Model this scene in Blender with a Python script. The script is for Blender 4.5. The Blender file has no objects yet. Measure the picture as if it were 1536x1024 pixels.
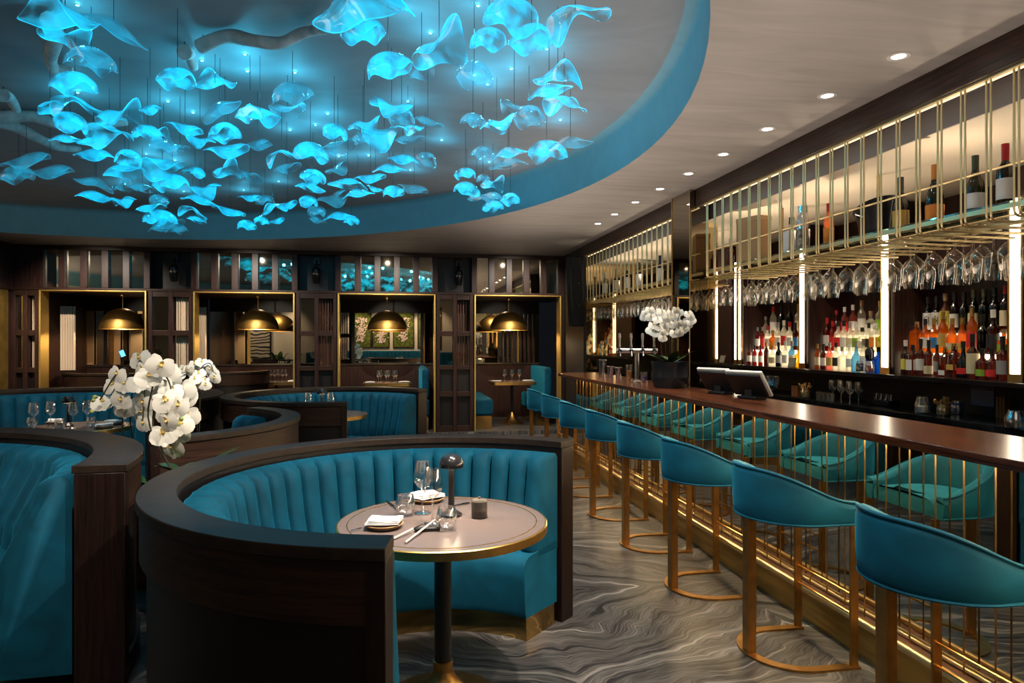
import bpy, bmesh, math, random
from mathutils import Vector, Matrix, Euler
random.seed(7)
PI = math.pi
SC = bpy.context.scene
COL = SC.collection

# ------------------------------------------------------------------ camera maths
F = 1024.0
TH = math.atan(178 / 1024)
S, C = math.sin(TH), math.cos(TH)
H = 1.5
def wor(u, d):
    r = (u - 768) / F * d
    return (r * C + d * S, d * C - r * S)
def atZ(u, v, Z):
    return wor(u, F * (H - Z) / (v - 512))
def atX(u, v, X):
    d = F * X / (C * (u - 768 + F * S / C))
    return (wor(u, d)[1], H - (v - 512) * d / F)
def atY(u, v, Y):
    d = Y / (C - (u - 768) / F * S)
    return (wor(u, d)[0], H - (v - 512) * d / F)
def depth(x, y):
    return x * S + y * C

ORD = ('first second third fourth fifth sixth seventh eighth ninth tenth eleventh twelfth thirteenth fourteenth fifteenth '
       'sixteenth seventeenth eighteenth nineteenth twentieth twenty-first twenty-second twenty-third twenty-fourth '
       'twenty-fifth twenty-sixth twenty-seventh twenty-eighth twenty-ninth thirtieth thirty-first thirty-second').split()

# ------------------------------------------------------------------ mesh builder
class MB:
    def __init__(s):
        s.v, s.f, s.m = [], [], []
    def add(s, vs, fs, mi=0, M=None):
        b = len(s.v)
        if M is not None:
            vs = [tuple(M @ Vector(p)) for p in vs]
        s.v.extend(tuple(p) for p in vs)
        for f in fs:
            s.f.append(tuple(b + i for i in f)); s.m.append(mi)
        return s
    def box(s, x0, x1, y0, y1, z0, z1, mi=0, M=None):
        vs = [(x, y, z) for z in (z0, z1) for y in (y0, y1) for x in (x0, x1)]
        fs = [(0, 2, 3, 1), (4, 5, 7, 6), (0, 1, 5, 4), (2, 6, 7, 3), (0, 4, 6, 2), (1, 3, 7, 5)]
        return s.add(vs, fs, mi, M)
    def grid(s, rows, closed_u=False, closed_v=False, mi=0, M=None):
        nr, nc = len(rows), len(rows[0])
        vs = [p for r in rows for p in r]
        fs = []
        for i in range(nr if closed_v else nr - 1):
            for j in range(nc if closed_u else nc - 1):
                a, b = i, (i + 1) % nr
                c, d = j, (j + 1) % nc
                fs.append((a * nc + c, a * nc + d, b * nc + d, b * nc + c))
        return s.add(vs, fs, mi, M)
    def lathe(s, prof, n=24, mi=0, M=None, a0=0, a1=2 * PI):
        full = abs(a1 - a0 - 2 * PI) < 1e-6
        vs, fs = [], []
        rings = []
        for r, z in prof:
            if r < 1e-6 and full:
                rings.append([len(vs)]); vs.append((0, 0, z))
            else:
                k = n if full else n + 1
                st = len(vs)
                for i in range(k):
                    a = a0 + (a1 - a0) * i / n
                    vs.append((r * math.cos(a), r * math.sin(a), z))
                rings.append(list(range(st, st + k)))
        for A, B in zip(rings[:-1], rings[1:]):
            if len(A) == 1 and len(B) == 1: continue
            k = max(len(A), len(B))
            for i in range(k if full else k - 1):
                j = (i + 1) % k
                if len(A) == 1: fs.append((A[0], B[j], B[i]))
                elif len(B) == 1: fs.append((A[i], A[j], B[0]))
                else: fs.append((A[i], A[j], B[j], B[i]))
        return s.add(vs, fs, mi, M)
    def tube(s, pts, r, n=8, closed=False, mi=0, M=None, caps=True):
        pts = [Vector(p) for p in pts]
        N = len(pts)
        rr = r if isinstance(r, (list, tuple)) else [r] * N
        rows = []
        prev = None
        for i, p in enumerate(pts):
            if closed: t = pts[(i + 1) % N] - pts[i - 1]
            elif i == 0: t = pts[1] - pts[0]
            elif i == N - 1: t = pts[-1] - pts[-2]
            else: t = (pts[i + 1] - p).normalized() + (p - pts[i - 1]).normalized()
            if t.length < 1e-9: t = Vector((0, 0, 1))
            t.normalize()
            if prev is None:
                ref = Vector((0, 0, 1)) if abs(t.z) < 0.9 else Vector((1, 0, 0))
                nn = t.cross(ref).normalized()
            else:
                nn = prev - t * prev.dot(t)
                if nn.length < 1e-6: nn = t.orthogonal()
                nn.normalize()
            prev = nn
            b = t.cross(nn)
            rows.append([tuple(p + (nn * math.cos(2 * PI * k / n) + b * math.sin(2 * PI * k / n)) * rr[i]) for k in range(n)])
        base = len(s.v)
        s.grid(rows, closed_u=True, closed_v=closed, mi=mi, M=M)
        if caps and not closed:
            s.f.append(tuple(base + k for k in reversed(range(n)))); s.m.append(mi)
            s.f.append(tuple(base + (N - 1) * n + k for k in range(n))); s.m.append(mi)
        return s
    def prism(s, poly, z0, z1, mi=0, M=None):
        n = len(poly)
        vs = [(x, y, z0) for x, y in poly] + [(x, y, z1) for x, y in poly]
        fs = [tuple(reversed(range(n))), tuple(range(n, 2 * n))]
        fs += [(i, (i + 1) % n, n + (i + 1) % n, n + i) for i in range(n)]
        return s.add(vs, fs, mi, M)
    def arc(s, prof, a0, a1, n, mi=0, M=None, caps=True):
        """a closed (r, z) outline swept about the vertical axis from a0 to a1"""
        k = len(prof)
        rows = []
        for i in range(n + 1):
            a = a0 + (a1 - a0) * i / n
            rows.append([(r * math.cos(a), r * math.sin(a), z) for r, z in prof])
        base = len(s.v)
        s.grid(rows, closed_u=True, mi=mi, M=M)
        if caps:
            s.f.append(tuple(base + q for q in range(k))); s.m.append(mi)
            s.f.append(tuple(base + n * k + q for q in reversed(range(k)))); s.m.append(mi)
        return s
    def mesh(s, name, mats, smooth=True, ang=40):
        me = bpy.data.meshes.new(name)
        me.from_pydata(s.v, [], s.f)
        for m in (mats if isinstance(mats, (list, tuple)) else [mats]):
            me.materials.append(m)
        bm = bmesh.new(); bm.from_mesh(me)
        bmesh.ops.recalc_face_normals(bm, faces=bm.faces)
        bm.to_mesh(me); bm.free()
        if any(s.m):
            me.polygons.foreach_set('material_index', s.m)
        if smooth:
            me.polygons.foreach_set('use_smooth', [True] * len(me.polygons))
            me.set_sharp_from_angle(angle=math.radians(ang))
        me.update()
        return me
    def build(s, name, mats, parent=None, loc=None, rot=None, bevel=0, smooth=True, ang=40, seg=2):
        o = bpy.data.objects.new(name, s.mesh(name, mats, smooth, ang))
        COL.objects.link(o)
        if parent is not None: o.parent = parent
        if loc is not None: o.location = loc
        if rot is not None: o.rotation_euler = rot
        if bevel:
            b = o.modifiers.new('edge', 'BEVEL'); b.width = bevel; b.segments = seg
            b.limit_method = 'ANGLE'; b.angle_limit = math.radians(35); b.harden_normals = False
        return o

def tag(o, label=None, cat=None, group=None, kind=None):
    if label: o['label'] = label
    if cat: o['category'] = cat
    if group: o['group'] = group
    if kind: o['kind'] = kind
    return o
def thing(name, label, cat, loc=(0, 0, 0), rz=0, group=None):
    o = bpy.data.objects.new(name, None); COL.objects.link(o)
    o.empty_display_size = 0.1
    o.location = loc; o.rotation_euler = (0, 0, rz)
    return tag(o, label, cat, group)
def struct(o): return tag(o, kind='structure')
def dup(o, parent=None, loc=None, rz=None, label=None, group=None):
    c = o.copy(); COL.objects.link(c)
    if parent is not None: c.parent = parent
    if loc is not None: c.location = loc
    if rz is not None: c.rotation_euler = (0, 0, rz)
    if label: c['label'] = label
    if group: c['group'] = group
    for ch in list(o.children): dup(ch, c)
    return c
def T(x=0, y=0, z=0, rz=0, s=1, rx=0, ry=0):
    return Matrix.Translation((x, y, z)) @ Euler((rx, ry, rz)).to_matrix().to_4x4() @ Matrix.Scale(s, 4)

# ------------------------------------------------------------------ materials
MATS = {}
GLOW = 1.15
def nodes(name):
    m = bpy.data.materials.new(name); m.use_nodes = True
    nt = m.node_tree
    for n in list(nt.nodes): nt.nodes.remove(n)
    out = nt.nodes.new('ShaderNodeOutputMaterial')
    return m, nt, out
def N(nt, t, **kw):
    n = nt.nodes.new(t)
    for k, v in kw.items():
        if k in n.inputs: n.inputs[k].default_value = v
        else: setattr(n, k, v)
    return n
def lk(nt, a, b): nt.links.new(a, b)
def pbr(name, col, rough=.5, metal=0, vary=0, scale=8, bump=0, bscale=60, sheen=0, spec=.5, emit=None, es=0, stretch=None, coat=0):
    if name in MATS: return MATS[name]
    m, nt, out = nodes(name)
    p = N(nt, 'ShaderNodeBsdfPrincipled')
    p.inputs['Base Color'].default_value = (*col, 1)
    p.inputs['Roughness'].default_value = rough
    p.inputs['Metallic'].default_value = metal
    p.inputs['Specular IOR Level'].default_value = spec
    if sheen:
        p.inputs['Sheen Weight'].default_value = sheen
        p.inputs['Sheen Roughness'].default_value = .35
        p.inputs['Sheen Tint'].default_value = (min(1, col[0] * 2 + .1), min(1, col[1] * 2 + .25), min(1, col[2] * 2 + .25), 1)
    if coat: p.inputs['Coat Weight'].default_value = coat
    if emit:
        p.inputs['Emission Color'].default_value = (*emit, 1); p.inputs['Emission Strength'].default_value = es
    tc = N(nt, 'ShaderNodeTexCoord')
    src = tc.outputs['Object']
    if stretch:
        mp = N(nt, 'ShaderNodeMapping'); mp.inputs['Scale'].default_value = stretch
        lk(nt, src, mp.inputs['Vector']); src = mp.outputs['Vector']
    if vary:
        nz = N(nt, 'ShaderNodeTexNoise'); nz.inputs['Scale'].default_value = scale; nz.inputs['Detail'].default_value = 4
        lk(nt, src, nz.inputs['Vector'])
        cr = N(nt, 'ShaderNodeValToRGB')
        e = cr.color_ramp.elements
        e[0].position, e[1].position = .32, .7
        e[0].color = (*[c * (1 - vary) for c in col], 1); e[1].color = (*[min(1, c * (1 + vary)) for c in col], 1)
        lk(nt, nz.outputs['Fac'], cr.inputs['Fac']); lk(nt, cr.outputs['Color'], p.inputs['Base Color'])
    if bump:
        nb = N(nt, 'ShaderNodeTexNoise'); nb.inputs['Scale'].default_value = bscale; nb.inputs['Detail'].default_value = 3
        lk(nt, src, nb.inputs['Vector'])
        bp = N(nt, 'ShaderNodeBump'); bp.inputs['Strength'].default_value = bump; bp.inputs['Distance'].default_value = .01
        lk(nt, nb.outputs['Fac'], bp.inputs['Height']); lk(nt, bp.outputs['Normal'], p.inputs['Normal'])
    lk(nt, p.outputs[0], out.inputs[0])
    MATS[name] = m
    return m
def emis(name, col, st):
    if name in MATS: return MATS[name]
    m, nt, out = nodes(name)
    e = N(nt, 'ShaderNodeEmission'); e.inputs[0].default_value = (*col, 1); e.inputs[1].default_value = st
    lk(nt, e.outputs[0], out.inputs[0]); MATS[name] = m
    return m
def glass(name, tint=(1, 1, 1), lo=.05, hi=.75, blend=.35, frost=0, fcol=(.9, .95, 1), rough=.03, gcol=(1, 1, 1), glow=0):
    """thin blown glass: see-through in the middle, reflecting at the edges, optionally frosted"""
    if name in MATS: return MATS[name]
    m, nt, out = nodes(name)
    tr = N(nt, 'ShaderNodeBsdfTransparent'); tr.inputs[0].default_value = (*tint, 1)
    gl = N(nt, 'ShaderNodeBsdfGlossy'); gl.inputs['Color'].default_value = (*gcol, 1); gl.inputs['Roughness'].default_value = rough
    lw = N(nt, 'ShaderNodeLayerWeight'); lw.inputs['Blend'].default_value = blend
    mr = N(nt, 'ShaderNodeMapRange'); mr.inputs['To Min'].default_value = lo; mr.inputs['To Max'].default_value = hi
    lk(nt, lw.outputs['Facing'], mr.inputs['Value'])
    mx = N(nt, 'ShaderNodeMixShader')
    base = tr.outputs[0]
    if frost:
        tl = N(nt, 'ShaderNodeBsdfTranslucent'); tl.inputs[0].default_value = (*fcol, 1)
        df = N(nt, 'ShaderNodeBsdfDiffuse'); df.inputs[0].default_value = (*fcol, 1)
        m2 = N(nt, 'ShaderNodeMixShader'); m2.inputs[0].default_value = .45
        lk(nt, tl.outputs[0], m2.inputs[1]); lk(nt, df.outputs[0], m2.inputs[2])
        lit = m2.outputs[0]
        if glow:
            em = N(nt, 'ShaderNodeEmission'); em.inputs[0].default_value = (0, .50, .82, 1); em.inputs[1].default_value = glow  # emission puts the cyan LED glow into the shade glass itself
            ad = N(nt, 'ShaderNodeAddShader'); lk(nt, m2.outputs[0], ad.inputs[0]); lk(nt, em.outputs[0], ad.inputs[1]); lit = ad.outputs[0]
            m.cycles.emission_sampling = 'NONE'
        m3 = N(nt, 'ShaderNodeMixShader')
        tc = N(nt, 'ShaderNodeTexCoord'); nz = N(nt, 'ShaderNodeTexNoise'); nz.inputs['Scale'].default_value = 1.7
        lk(nt, tc.outputs['Object'], nz.inputs['Vector'])
        m4 = N(nt, 'ShaderNodeMapRange'); m4.inputs['From Min'].default_value = .40; m4.inputs['From Max'].default_value = .60
        m4.inputs['To Min'].default_value = frost * .10; m4.inputs['To Max'].default_value = min(1, frost * 1.9)
        lk(nt, nz.outputs['Fac'], m4.inputs['Value']); lk(nt, m4.outputs[0], m3.inputs[0])
        lk(nt, base, m3.inputs[1]); lk(nt, lit, m3.inputs[2])
        base = m3.outputs[0]
    lk(nt, mr.outputs[0], mx.inputs[0]); lk(nt, base, mx.inputs[1]); lk(nt, gl.outputs[0], mx.inputs[2])
    lk(nt, mx.outputs[0], out.inputs[0]); MATS[name] = m
    return m
def wood(name, c0, c1, stretch=(2, 2, 45), rough=.42, coat=0, scale=1.6, bump=.08):
    if name in MATS: return MATS[name]
    m, nt, out = nodes(name)
    p = N(nt, 'ShaderNodeBsdfPrincipled'); p.inputs['Roughness'].default_value = rough; p.inputs['Specular IOR Level'].default_value = .35
    if coat: p.inputs['Coat Weight'].default_value = coat; p.inputs['Coat Roughness'].default_value = .12
    tc = N(nt, 'ShaderNodeTexCoord'); mp = N(nt, 'ShaderNodeMapping'); mp.inputs['Scale'].default_value = stretch
    lk(nt, tc.outputs['Object'], mp.inputs['Vector'])
    nz = N(nt, 'ShaderNodeTexNoise'); nz.inputs['Scale'].default_value = scale; nz.inputs['Detail'].default_value = 6
    nz.inputs['Roughness'].default_value = .65; nz.inputs['Distortion'].default_value = .6
    lk(nt, mp.outputs[0], nz.inputs['Vector'])
    cr = N(nt, 'ShaderNodeValToRGB'); e = cr.color_ramp.elements
    e[0].position, e[1].position = .35, .68; e[0].color = (*c0, 1); e[1].color = (*c1, 1)
    lk(nt, nz.outputs['Fac'], cr.inputs['Fac']); lk(nt, cr.outputs['Color'], p.inputs['Base Color'])
    bp = N(nt, 'ShaderNodeBump'); bp.inputs['Strength'].default_value = bump; bp.inputs['Distance'].default_value = .004
    lk(nt, nz.outputs['Fac'], bp.inputs['Height']); lk(nt, bp.outputs['Normal'], p.inputs['Normal'])
    lk(nt, p.outputs[0], out.inputs[0]); MATS[name] = m
    return m
def velvet(name, col):
    m, nt, out = nodes(name)
    p = N(nt, 'ShaderNodeBsdfPrincipled'); p.inputs['Roughness'].default_value = .75
    p.inputs['Specular IOR Level'].default_value = .25
    p.inputs['Sheen Weight'].default_value = .42; p.inputs['Sheen Roughness'].default_value = .4
    p.inputs['Sheen Tint'].default_value = (.03, .50, .78, 1)
    tc = N(nt, 'ShaderNodeTexCoord')
    nz = N(nt, 'ShaderNodeTexNoise'); nz.inputs['Scale'].default_value = 5; nz.inputs['Detail'].default_value = 5; nz.inputs['Distortion'].default_value = 1.2
    lk(nt, tc.outputs['Object'], nz.inputs['Vector'])
    cr = N(nt, 'ShaderNodeValToRGB'); e = cr.color_ramp.elements
    e[0].position, e[1].position = .3, .72
    e[0].color = (*[c * .72 for c in col], 1); e[1].color = (*[c * 1.25 for c in col], 1)
    lk(nt, nz.outputs['Fac'], cr.inputs['Fac']); lk(nt, cr.outputs['Color'], p.inputs['Base Color'])
    nb = N(nt, 'ShaderNodeTexNoise'); nb.inputs['Scale'].default_value = 260
    lk(nt, tc.outputs['Object'], nb.inputs['Vector'])
    bp = N(nt, 'ShaderNodeBump'); bp.inputs['Strength'].default_value = .08; bp.inputs['Distance'].default_value = .004
    lk(nt, nb.outputs['Fac'], bp.inputs['Height']); lk(nt, bp.outputs['Normal'], p.inputs['Normal'])
    lk(nt, p.outputs[0], out.inputs[0])
    return m
def marble_floor():
    """grey wave marble in book-matched slabs: streaks bend and meet at the joints"""
    m, nt, out = nodes('grey_wave_marble')
    p = N(nt, 'ShaderNodeBsdfPrincipled'); p.inputs['Roughness'].default_value = .34
    tc = N(nt, 'ShaderNodeTexCoord'); sx = N(nt, 'ShaderNodeSeparateXYZ'); lk(nt, tc.outputs['Object'], sx.inputs[0])
    def mth(op, a, b=None, v=None):
        n = N(nt, 'ShaderNodeMath', operation=op)
        lk(nt, a, n.inputs[0])
        if b is not None: lk(nt, b, n.inputs[1])
        if v is not None: n.inputs[1].default_value = v
        return n.outputs[0]
    px = mth('PINGPONG', mth('ADD', sx.outputs[0], v=20.44), v=1.25)
    py = mth('PINGPONG', mth('ADD', sx.outputs[1], v=20.30), v=1.35)
    cb = N(nt, 'ShaderNodeCombineXYZ'); lk(nt, px, cb.inputs[0]); lk(nt, py, cb.inputs[1])
    big = N(nt, 'ShaderNodeTexNoise'); big.inputs['Scale'].default_value = 1.15; big.inputs['Detail'].default_value = 3.5; big.inputs['Roughness'].default_value = .5
    lk(nt, cb.outputs[0], big.inputs['Vector'])
    # streak phase: along a tilted axis, pushed about by the broad noise
    ph = mth('ADD', mth('ADD', mth('MULTIPLY', px, v=.42), mth('MULTIPLY', py, v=-.86)), mth('MULTIPLY', big.outputs['Fac'], v=.75))
    al = mth('ADD', mth('MULTIPLY', px, v=.8), mth('MULTIPLY', py, v=.4))
    c2 = N(nt, 'ShaderNodeCombineXYZ'); lk(nt, mth('MULTIPLY', ph, v=14), c2.inputs[0]); lk(nt, mth('MULTIPLY', al, v=.42), c2.inputs[1])
    fine = N(nt, 'ShaderNodeTexNoise'); fine.inputs['Scale'].default_value = 1.0; fine.inputs['Detail'].default_value = 5; fine.inputs['Roughness'].default_value = .66
    lk(nt, c2.outputs[0], fine.inputs['Vector'])
    cr = N(nt, 'ShaderNodeValToRGB'); r = cr.color_ramp
    r.elements[0].position = .34; r.elements[0].color = (.008, .008, .010, 1)
    r.elements[1].position = .68; r.elements[1].color = (.38, .355, .33, 1)
    for ps, c in ((.44, (.018, .017, .018)), (.468, (.12, .112, .106)), (.488, (.024, .023, .024)), (.506, (.028, .027, .027)), (.53, (.13, .121, .113)), (.555, (.036, .034, .034)), (.60, (.18, .168, .155))):
        e = r.elements.new(ps); e.color = (*c, 1)
    lk(nt, fine.outputs['Fac'], cr.inputs['Fac'])
    lk(nt, cr.outputs['Color'], p.inputs['Base Color'])
    lk(nt, p.outputs[0], out.inputs[0])
    return m
def plaster(name, col, stretch=(1, 6, 1)):
    m, nt, out = nodes(name)
    p = N(nt, 'ShaderNodeBsdfPrincipled'); p.inputs['Roughness'].default_value = .6
    tc = N(nt, 'ShaderNodeTexCoord'); mp = N(nt, 'ShaderNodeMapping'); mp.inputs['Scale'].default_value = stretch
    mp.inputs['Rotation'].default_value = (0, 0, .25)
    lk(nt, tc.outputs['Object'], mp.inputs['Vector'])
    nz = N(nt, 'ShaderNodeTexNoise'); nz.inputs['Scale'].default_value = 1.3; nz.inputs['Detail'].default_value = 5; nz.inputs['Distortion'].default_value = 1
    lk(nt, mp.outputs[0], nz.inputs['Vector'])
    cr = N(nt, 'ShaderNodeValToRGB'); e = cr.color_ramp.elements
    e[0].position, e[1].position = .3, .7
    e[0].color = (*[c * .86 for c in col], 1); e[1].color = (*[c * 1.1 for c in col], 1)
    lk(nt, nz.outputs['Fac'], cr.inputs['Fac']); lk(nt, cr.outputs['Color'], p.inputs['Base Color'])
    lk(nt, p.outputs[0], out.inputs[0])
    return m
def moss():
    m, nt, out = nodes('moss')
    p = N(nt, 'ShaderNodeBsdfPrincipled'); p.inputs['Roughness'].default_value = .9
    tc = N(nt, 'ShaderNodeTexCoord'); nz = N(nt, 'ShaderNodeTexNoise'); nz.inputs['Scale'].default_value = 9; nz.inputs['Detail'].default_value = 8
    lk(nt, tc.outputs['Object'], nz.inputs['Vector'])
    cr = N(nt, 'ShaderNodeValToRGB'); e = cr.color_ramp.elements
    e[0].position, e[1].position = .35, .7; e[0].color = (.03, .045, .004, 1); e[1].color = (.20, .22, .025, 1)
    lk(nt, nz.outputs['Fac'], cr.inputs['Fac']); lk(nt, cr.outputs['Color'], p.inputs['Base Color'])
    lk(nt, p.outputs[0], out.inputs[0])
    return m
def swirl():
    """cream screen with black wave fretwork"""
    m, nt, out = nodes('wave_fretwork')
    p = N(nt, 'ShaderNodeBsdfPrincipled'); p.inputs['Roughness'].default_value = .7
    tc = N(nt, 'ShaderNodeTexCoord')
    wv = N(nt, 'ShaderNodeTexWave', wave_type='RINGS'); wv.inputs['Scale'].default_value = 3.2; wv.inputs['Distortion'].default_value = 7
    wv.inputs['Detail'].default_value = 1; wv.inputs['Detail Scale'].default_value = .7
    lk(nt, tc.outputs['Object'], wv.inputs['Vector'])
    cr = N(nt, 'ShaderNodeValToRGB'); cr.color_ramp.interpolation = 'CONSTANT'; e = cr.color_ramp.elements
    e[0].position, e[1].position = 0, .36; e[0].color = (.012, .01, .01, 1); e[1].color = (.62, .5, .36, 1)
    lk(nt, wv.outputs['Fac'], cr.inputs['Fac']); lk(nt, cr.outputs['Color'], p.inputs['Base Color'])
    lk(nt, p.outputs[0], out.inputs[0])
    return m

TEAL = velvet('teal_velvet', (.0006, .073, .128))
WOODH = wood('dark_walnut', (.013, .006, .004), (.058, .026, .016))
WOODV = wood('dark_walnut_upright', (.013, .006, .0048), (.060, .024, .018), stretch=(45, 45, 2))
RIM = wood('rim_walnut', (.014, .0085, .006), (.036, .021, .0145), stretch=(6, 6, 6), rough=.5, scale=3, bump=.03)
BARTOP = wood('polished_bar_wood', (.020, .005, .0025), (.13, .038, .013), stretch=(16, 1.0, 16), rough=.24, scale=1.5, bump=.02)
BLACKW = pbr('black_wood', (.009, .006, .006), .45)
BRASS = pbr('brass', (.78, .5, .17), .28, 1, vary=.12, scale=20)
BRASSD = pbr('antique_brass', (.42, .235, .075), .36, 1, vary=.2, scale=12)
BRASSL = pbr('pale_brass', (.88, .68, .36), .34, 1)
MIRROR = pbr('bronze_mirror', (.60, .52, .40), .025, 1)
MIRRORD = pbr('smoked_mirror', (.36, .31, .24), .02, 1)
MIRRORG = pbr('gold_mirror', (.70, .56, .34), .03, 1, vary=.12, scale=3)
PLINTH = pbr('plinth_brass', (.5, .33, .12), .10, 1, vary=.3, scale=4)
FLOOR = marble_floor()
CEIL = plaster('brushed_ceiling', (.40, .36, .33))
RECESS = plaster('recess_plaster', (.33, .33, .34), stretch=(1, 2, 1))
RINGM = pbr('teal_paint', (.19, .40, .47), .55, vary=.05)
CREAM = pbr('cream_paint', (.72, .60, .46), .7)
CREAMF = pbr('cream_fluted', (.72, .56, .40), .6)
TOP = pbr('table_leather', (.125, .096, .088), .24, vary=.04, scale=3)
BLACK = pbr('black_metal', (.008, .008, .009), .38)
BLACKS = pbr('black_satin', (.012, .012, .014), .22)
CHROME = pbr('chrome', (.75, .75, .77), .14, 1)
LINEN = pbr('white_linen', (.86, .83, .79), .85, bump=.1, bscale=300)
PLATE = pbr('stoneware', (.17, .10, .06), .4)
CLAY = pbr('dark_stoneware', (.035, .028, .024), .42, bump=.15, bscale=40)
STICK = pbr('pale_chopstick', (.55, .46, .38), .35)
GLASS = glass('clear_glass', lo=.13, hi=1, blend=.45, rough=.06)
GOBLET = glass('goblet_glass', (.97, .965, .95), lo=.025, hi=.9, blend=.22, rough=.03, gcol=(1, .92, .82))
SHELFG = glass('shelf_glass', (.72, .9, .88), lo=.12, hi=.6, blend=.4)
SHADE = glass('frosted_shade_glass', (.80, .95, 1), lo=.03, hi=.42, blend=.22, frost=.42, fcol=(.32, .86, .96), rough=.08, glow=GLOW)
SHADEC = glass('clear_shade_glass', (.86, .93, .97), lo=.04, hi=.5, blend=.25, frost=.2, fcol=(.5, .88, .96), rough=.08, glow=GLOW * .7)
WHITEP = pbr('orchid_petal', (.80, .77, .70), .55, emit=None)
LIPM = pbr('orchid_lip', (.82, .62, .22), .5)
STEMG = pbr('dark_stem', (.03, .028, .012), .5)
LEAFG = pbr('orchid_leaf', (.035, .085, .012), .32, vary=.3, scale=6)
BUDG = pbr('orchid_bud', (.38, .42, .12), .5)
LED = emis('warm_strip_light', (1, .86, .66), 9)
LEDB = emis('bulb_glow', (1, .78, .48), 14)
LEDC = emis('cyan_point', (.12, .85, 1), 14)
LEDW = emis('downlight_glow', (1, .93, .82), 22)
DARKM = pbr('dark_marble', (.012, .012, .013), .16, vary=.8, scale=5)
DRIFT = pbr('driftwood', (.62, .59, .56), .8, vary=.25, scale=14, bump=.4, bscale=25)
# ================================================================== the setting
YB = 10.9           # lattice wall
YM = 12.9           # mirrors at the back of the alcoves
ZC = 2.9
XR = 4.36
XL, YF = -9.0, -1.25
PF = .06            # the alcove floor is a low step
struct(MB().box(XL, XR, YF, YB + 2.2, -.06, 0).build('floor', FLOOR, smooth=False))
struct(MB().box(-5.6, 2.9, YB - .06, YM + .05, .002, PF).build('floor_alcove', FLOOR, smooth=False))

# ceiling with the round recess
DC, DR = (-3.265, 4.93), 5.1
def ceiling():
    mb = MB(); n = 128
    x0, x1, y0, y1 = XL, 2.86, YF, YB + .02
    x0 = min(x0, DC[0] - DR - .3)
    ring, outer = [], []
    for i in range(n):
        a = 2 * PI * i / n
        c, s = math.cos(a), math.sin(a)
        ring.append((DC[0] + DR * c, DC[1] + DR * s, ZC))
        k = 1e9
        if c > 1e-9: k = min(k, (x1 - DC[0]) / c)
        if c < -1e-9: k = min(k, (x0 - DC[0]) / c)
        if s > 1e-9: k = min(k, (y1 - DC[1]) / s)
        if s < -1e-9: k = min(k, (y0 - DC[1]) / s)
        outer.append((DC[0] + k * c, DC[1] + k * s, ZC))
    # the corners of the rectangle
    for cx, cy in ((x0, y0), (x0, y1), (x1, y0), (x1, y1)):
        j = min(range(n), key=lambda i: (outer[i][0] - cx) ** 2 + (outer[i][1] - cy) ** 2)
        outer[j] = (cx, cy, ZC)
    mb.grid([ring, outer], closed_u=True)
    return mb
struct(ceiling().build('ceiling', CEIL, smooth=False))
mb = MB()
prof = [(DR, ZC), (DR, ZC + .32), (DR - .02, ZC + .345), (DR - .08, ZC + .36)]
mb.lathe(prof, 128, M=T(DC[0], DC[1], 0))
struct(mb.build('wall_recess', RINGM))
mb = MB().lathe([(DR - .08, ZC + .36), (DR * .5, ZC + .365), (0, ZC + .37)], 128, M=T(DC[0], DC[1], 0))
struct(mb.build('ceiling_recess', RECESS))

struct(MB().box(XR, XR + .08, YF, 9.9, 0, ZC + .1).build('wall_right', WOODV, smooth=False))
struct(MB().box(XL - .08, XL, YF, YB, 0, ZC + .1).build('wall_left', CREAM, smooth=False))
struct(MB().box(XL, XR, YF - .08, YF, 0, ZC + .1).build('wall_front', CREAM, smooth=False))
struct(MB().box(XL, -5.42, YB - .1, YB, 0, ZC + .1).build('wall_back_left', WOODV, smooth=False))
# lower ceiling over the back bar, with its riser
struct(MB().box(2.95, XR, YF, 9.78, 2.65, 2.70).build('ceiling_bar', CREAM, smooth=False))
struct(MB().box(2.94, 2.96, YF, 9.78, 2.651, ZC).build('trim_bar_riser', pbr('warm_grey_paint', (.30, .26, .24), .6), smooth=False))
# mirrored end wall of the bar
struct(MB().box(2.80, XR, 9.76, 9.80, 0, 2.9).build('wall_bar_end', MIRRORG, smooth=False))
struct(MB().box(2.76, 2.80, 9.72, YB, 0, 2.9).build('wall_bar_return', BLACKW, smooth=False))
# return at the left end of the lattice wall
o = MB().box(-5.46, -5.38, 9.75, YB, 2.24, ZC).box(-5.46, -5.38, 9.75, 9.85, 0, 2.24).build('wall_return', WOODV, smooth=False); struct(o)
struct(MB().box(-5.45, -5.40, 9.86, YB - .1, 0, 2.235).build('trim_return_gold', pbr('gold_leaf', (.66, .45, .12), .5, 1, vary=.25, scale=5), smooth=False))
# beams over the bar
for y0, y1 in ((YF, 5.90), (6.33, 9.72)):
    struct(MB().box(2.74, 2.86, y0, y1, 2.75, ZC).build('beam_bar', WOODH, bevel=.004, smooth=False))
# mirrored pier standing at the bar
pier = MB().box(2.69, 2.86, 5.91, 6.32, 0, ZC - .002).build('pillar_mirrored', MIRRORD, smooth=False); struct(pier)
o = MB().box(2.862, 2.965, 5.912, 6.318, 0, ZC - .3).build('pillar_gold_side', MIRRORG, smooth=False); struct(o)
o = MB().box(2.684, 2.689, 5.905, 5.913, 0, ZC).box(2.684, 2.689, 6.317, 6.325, 0, ZC).build('trim_pier_edge', BRASS, pier); 

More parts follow.
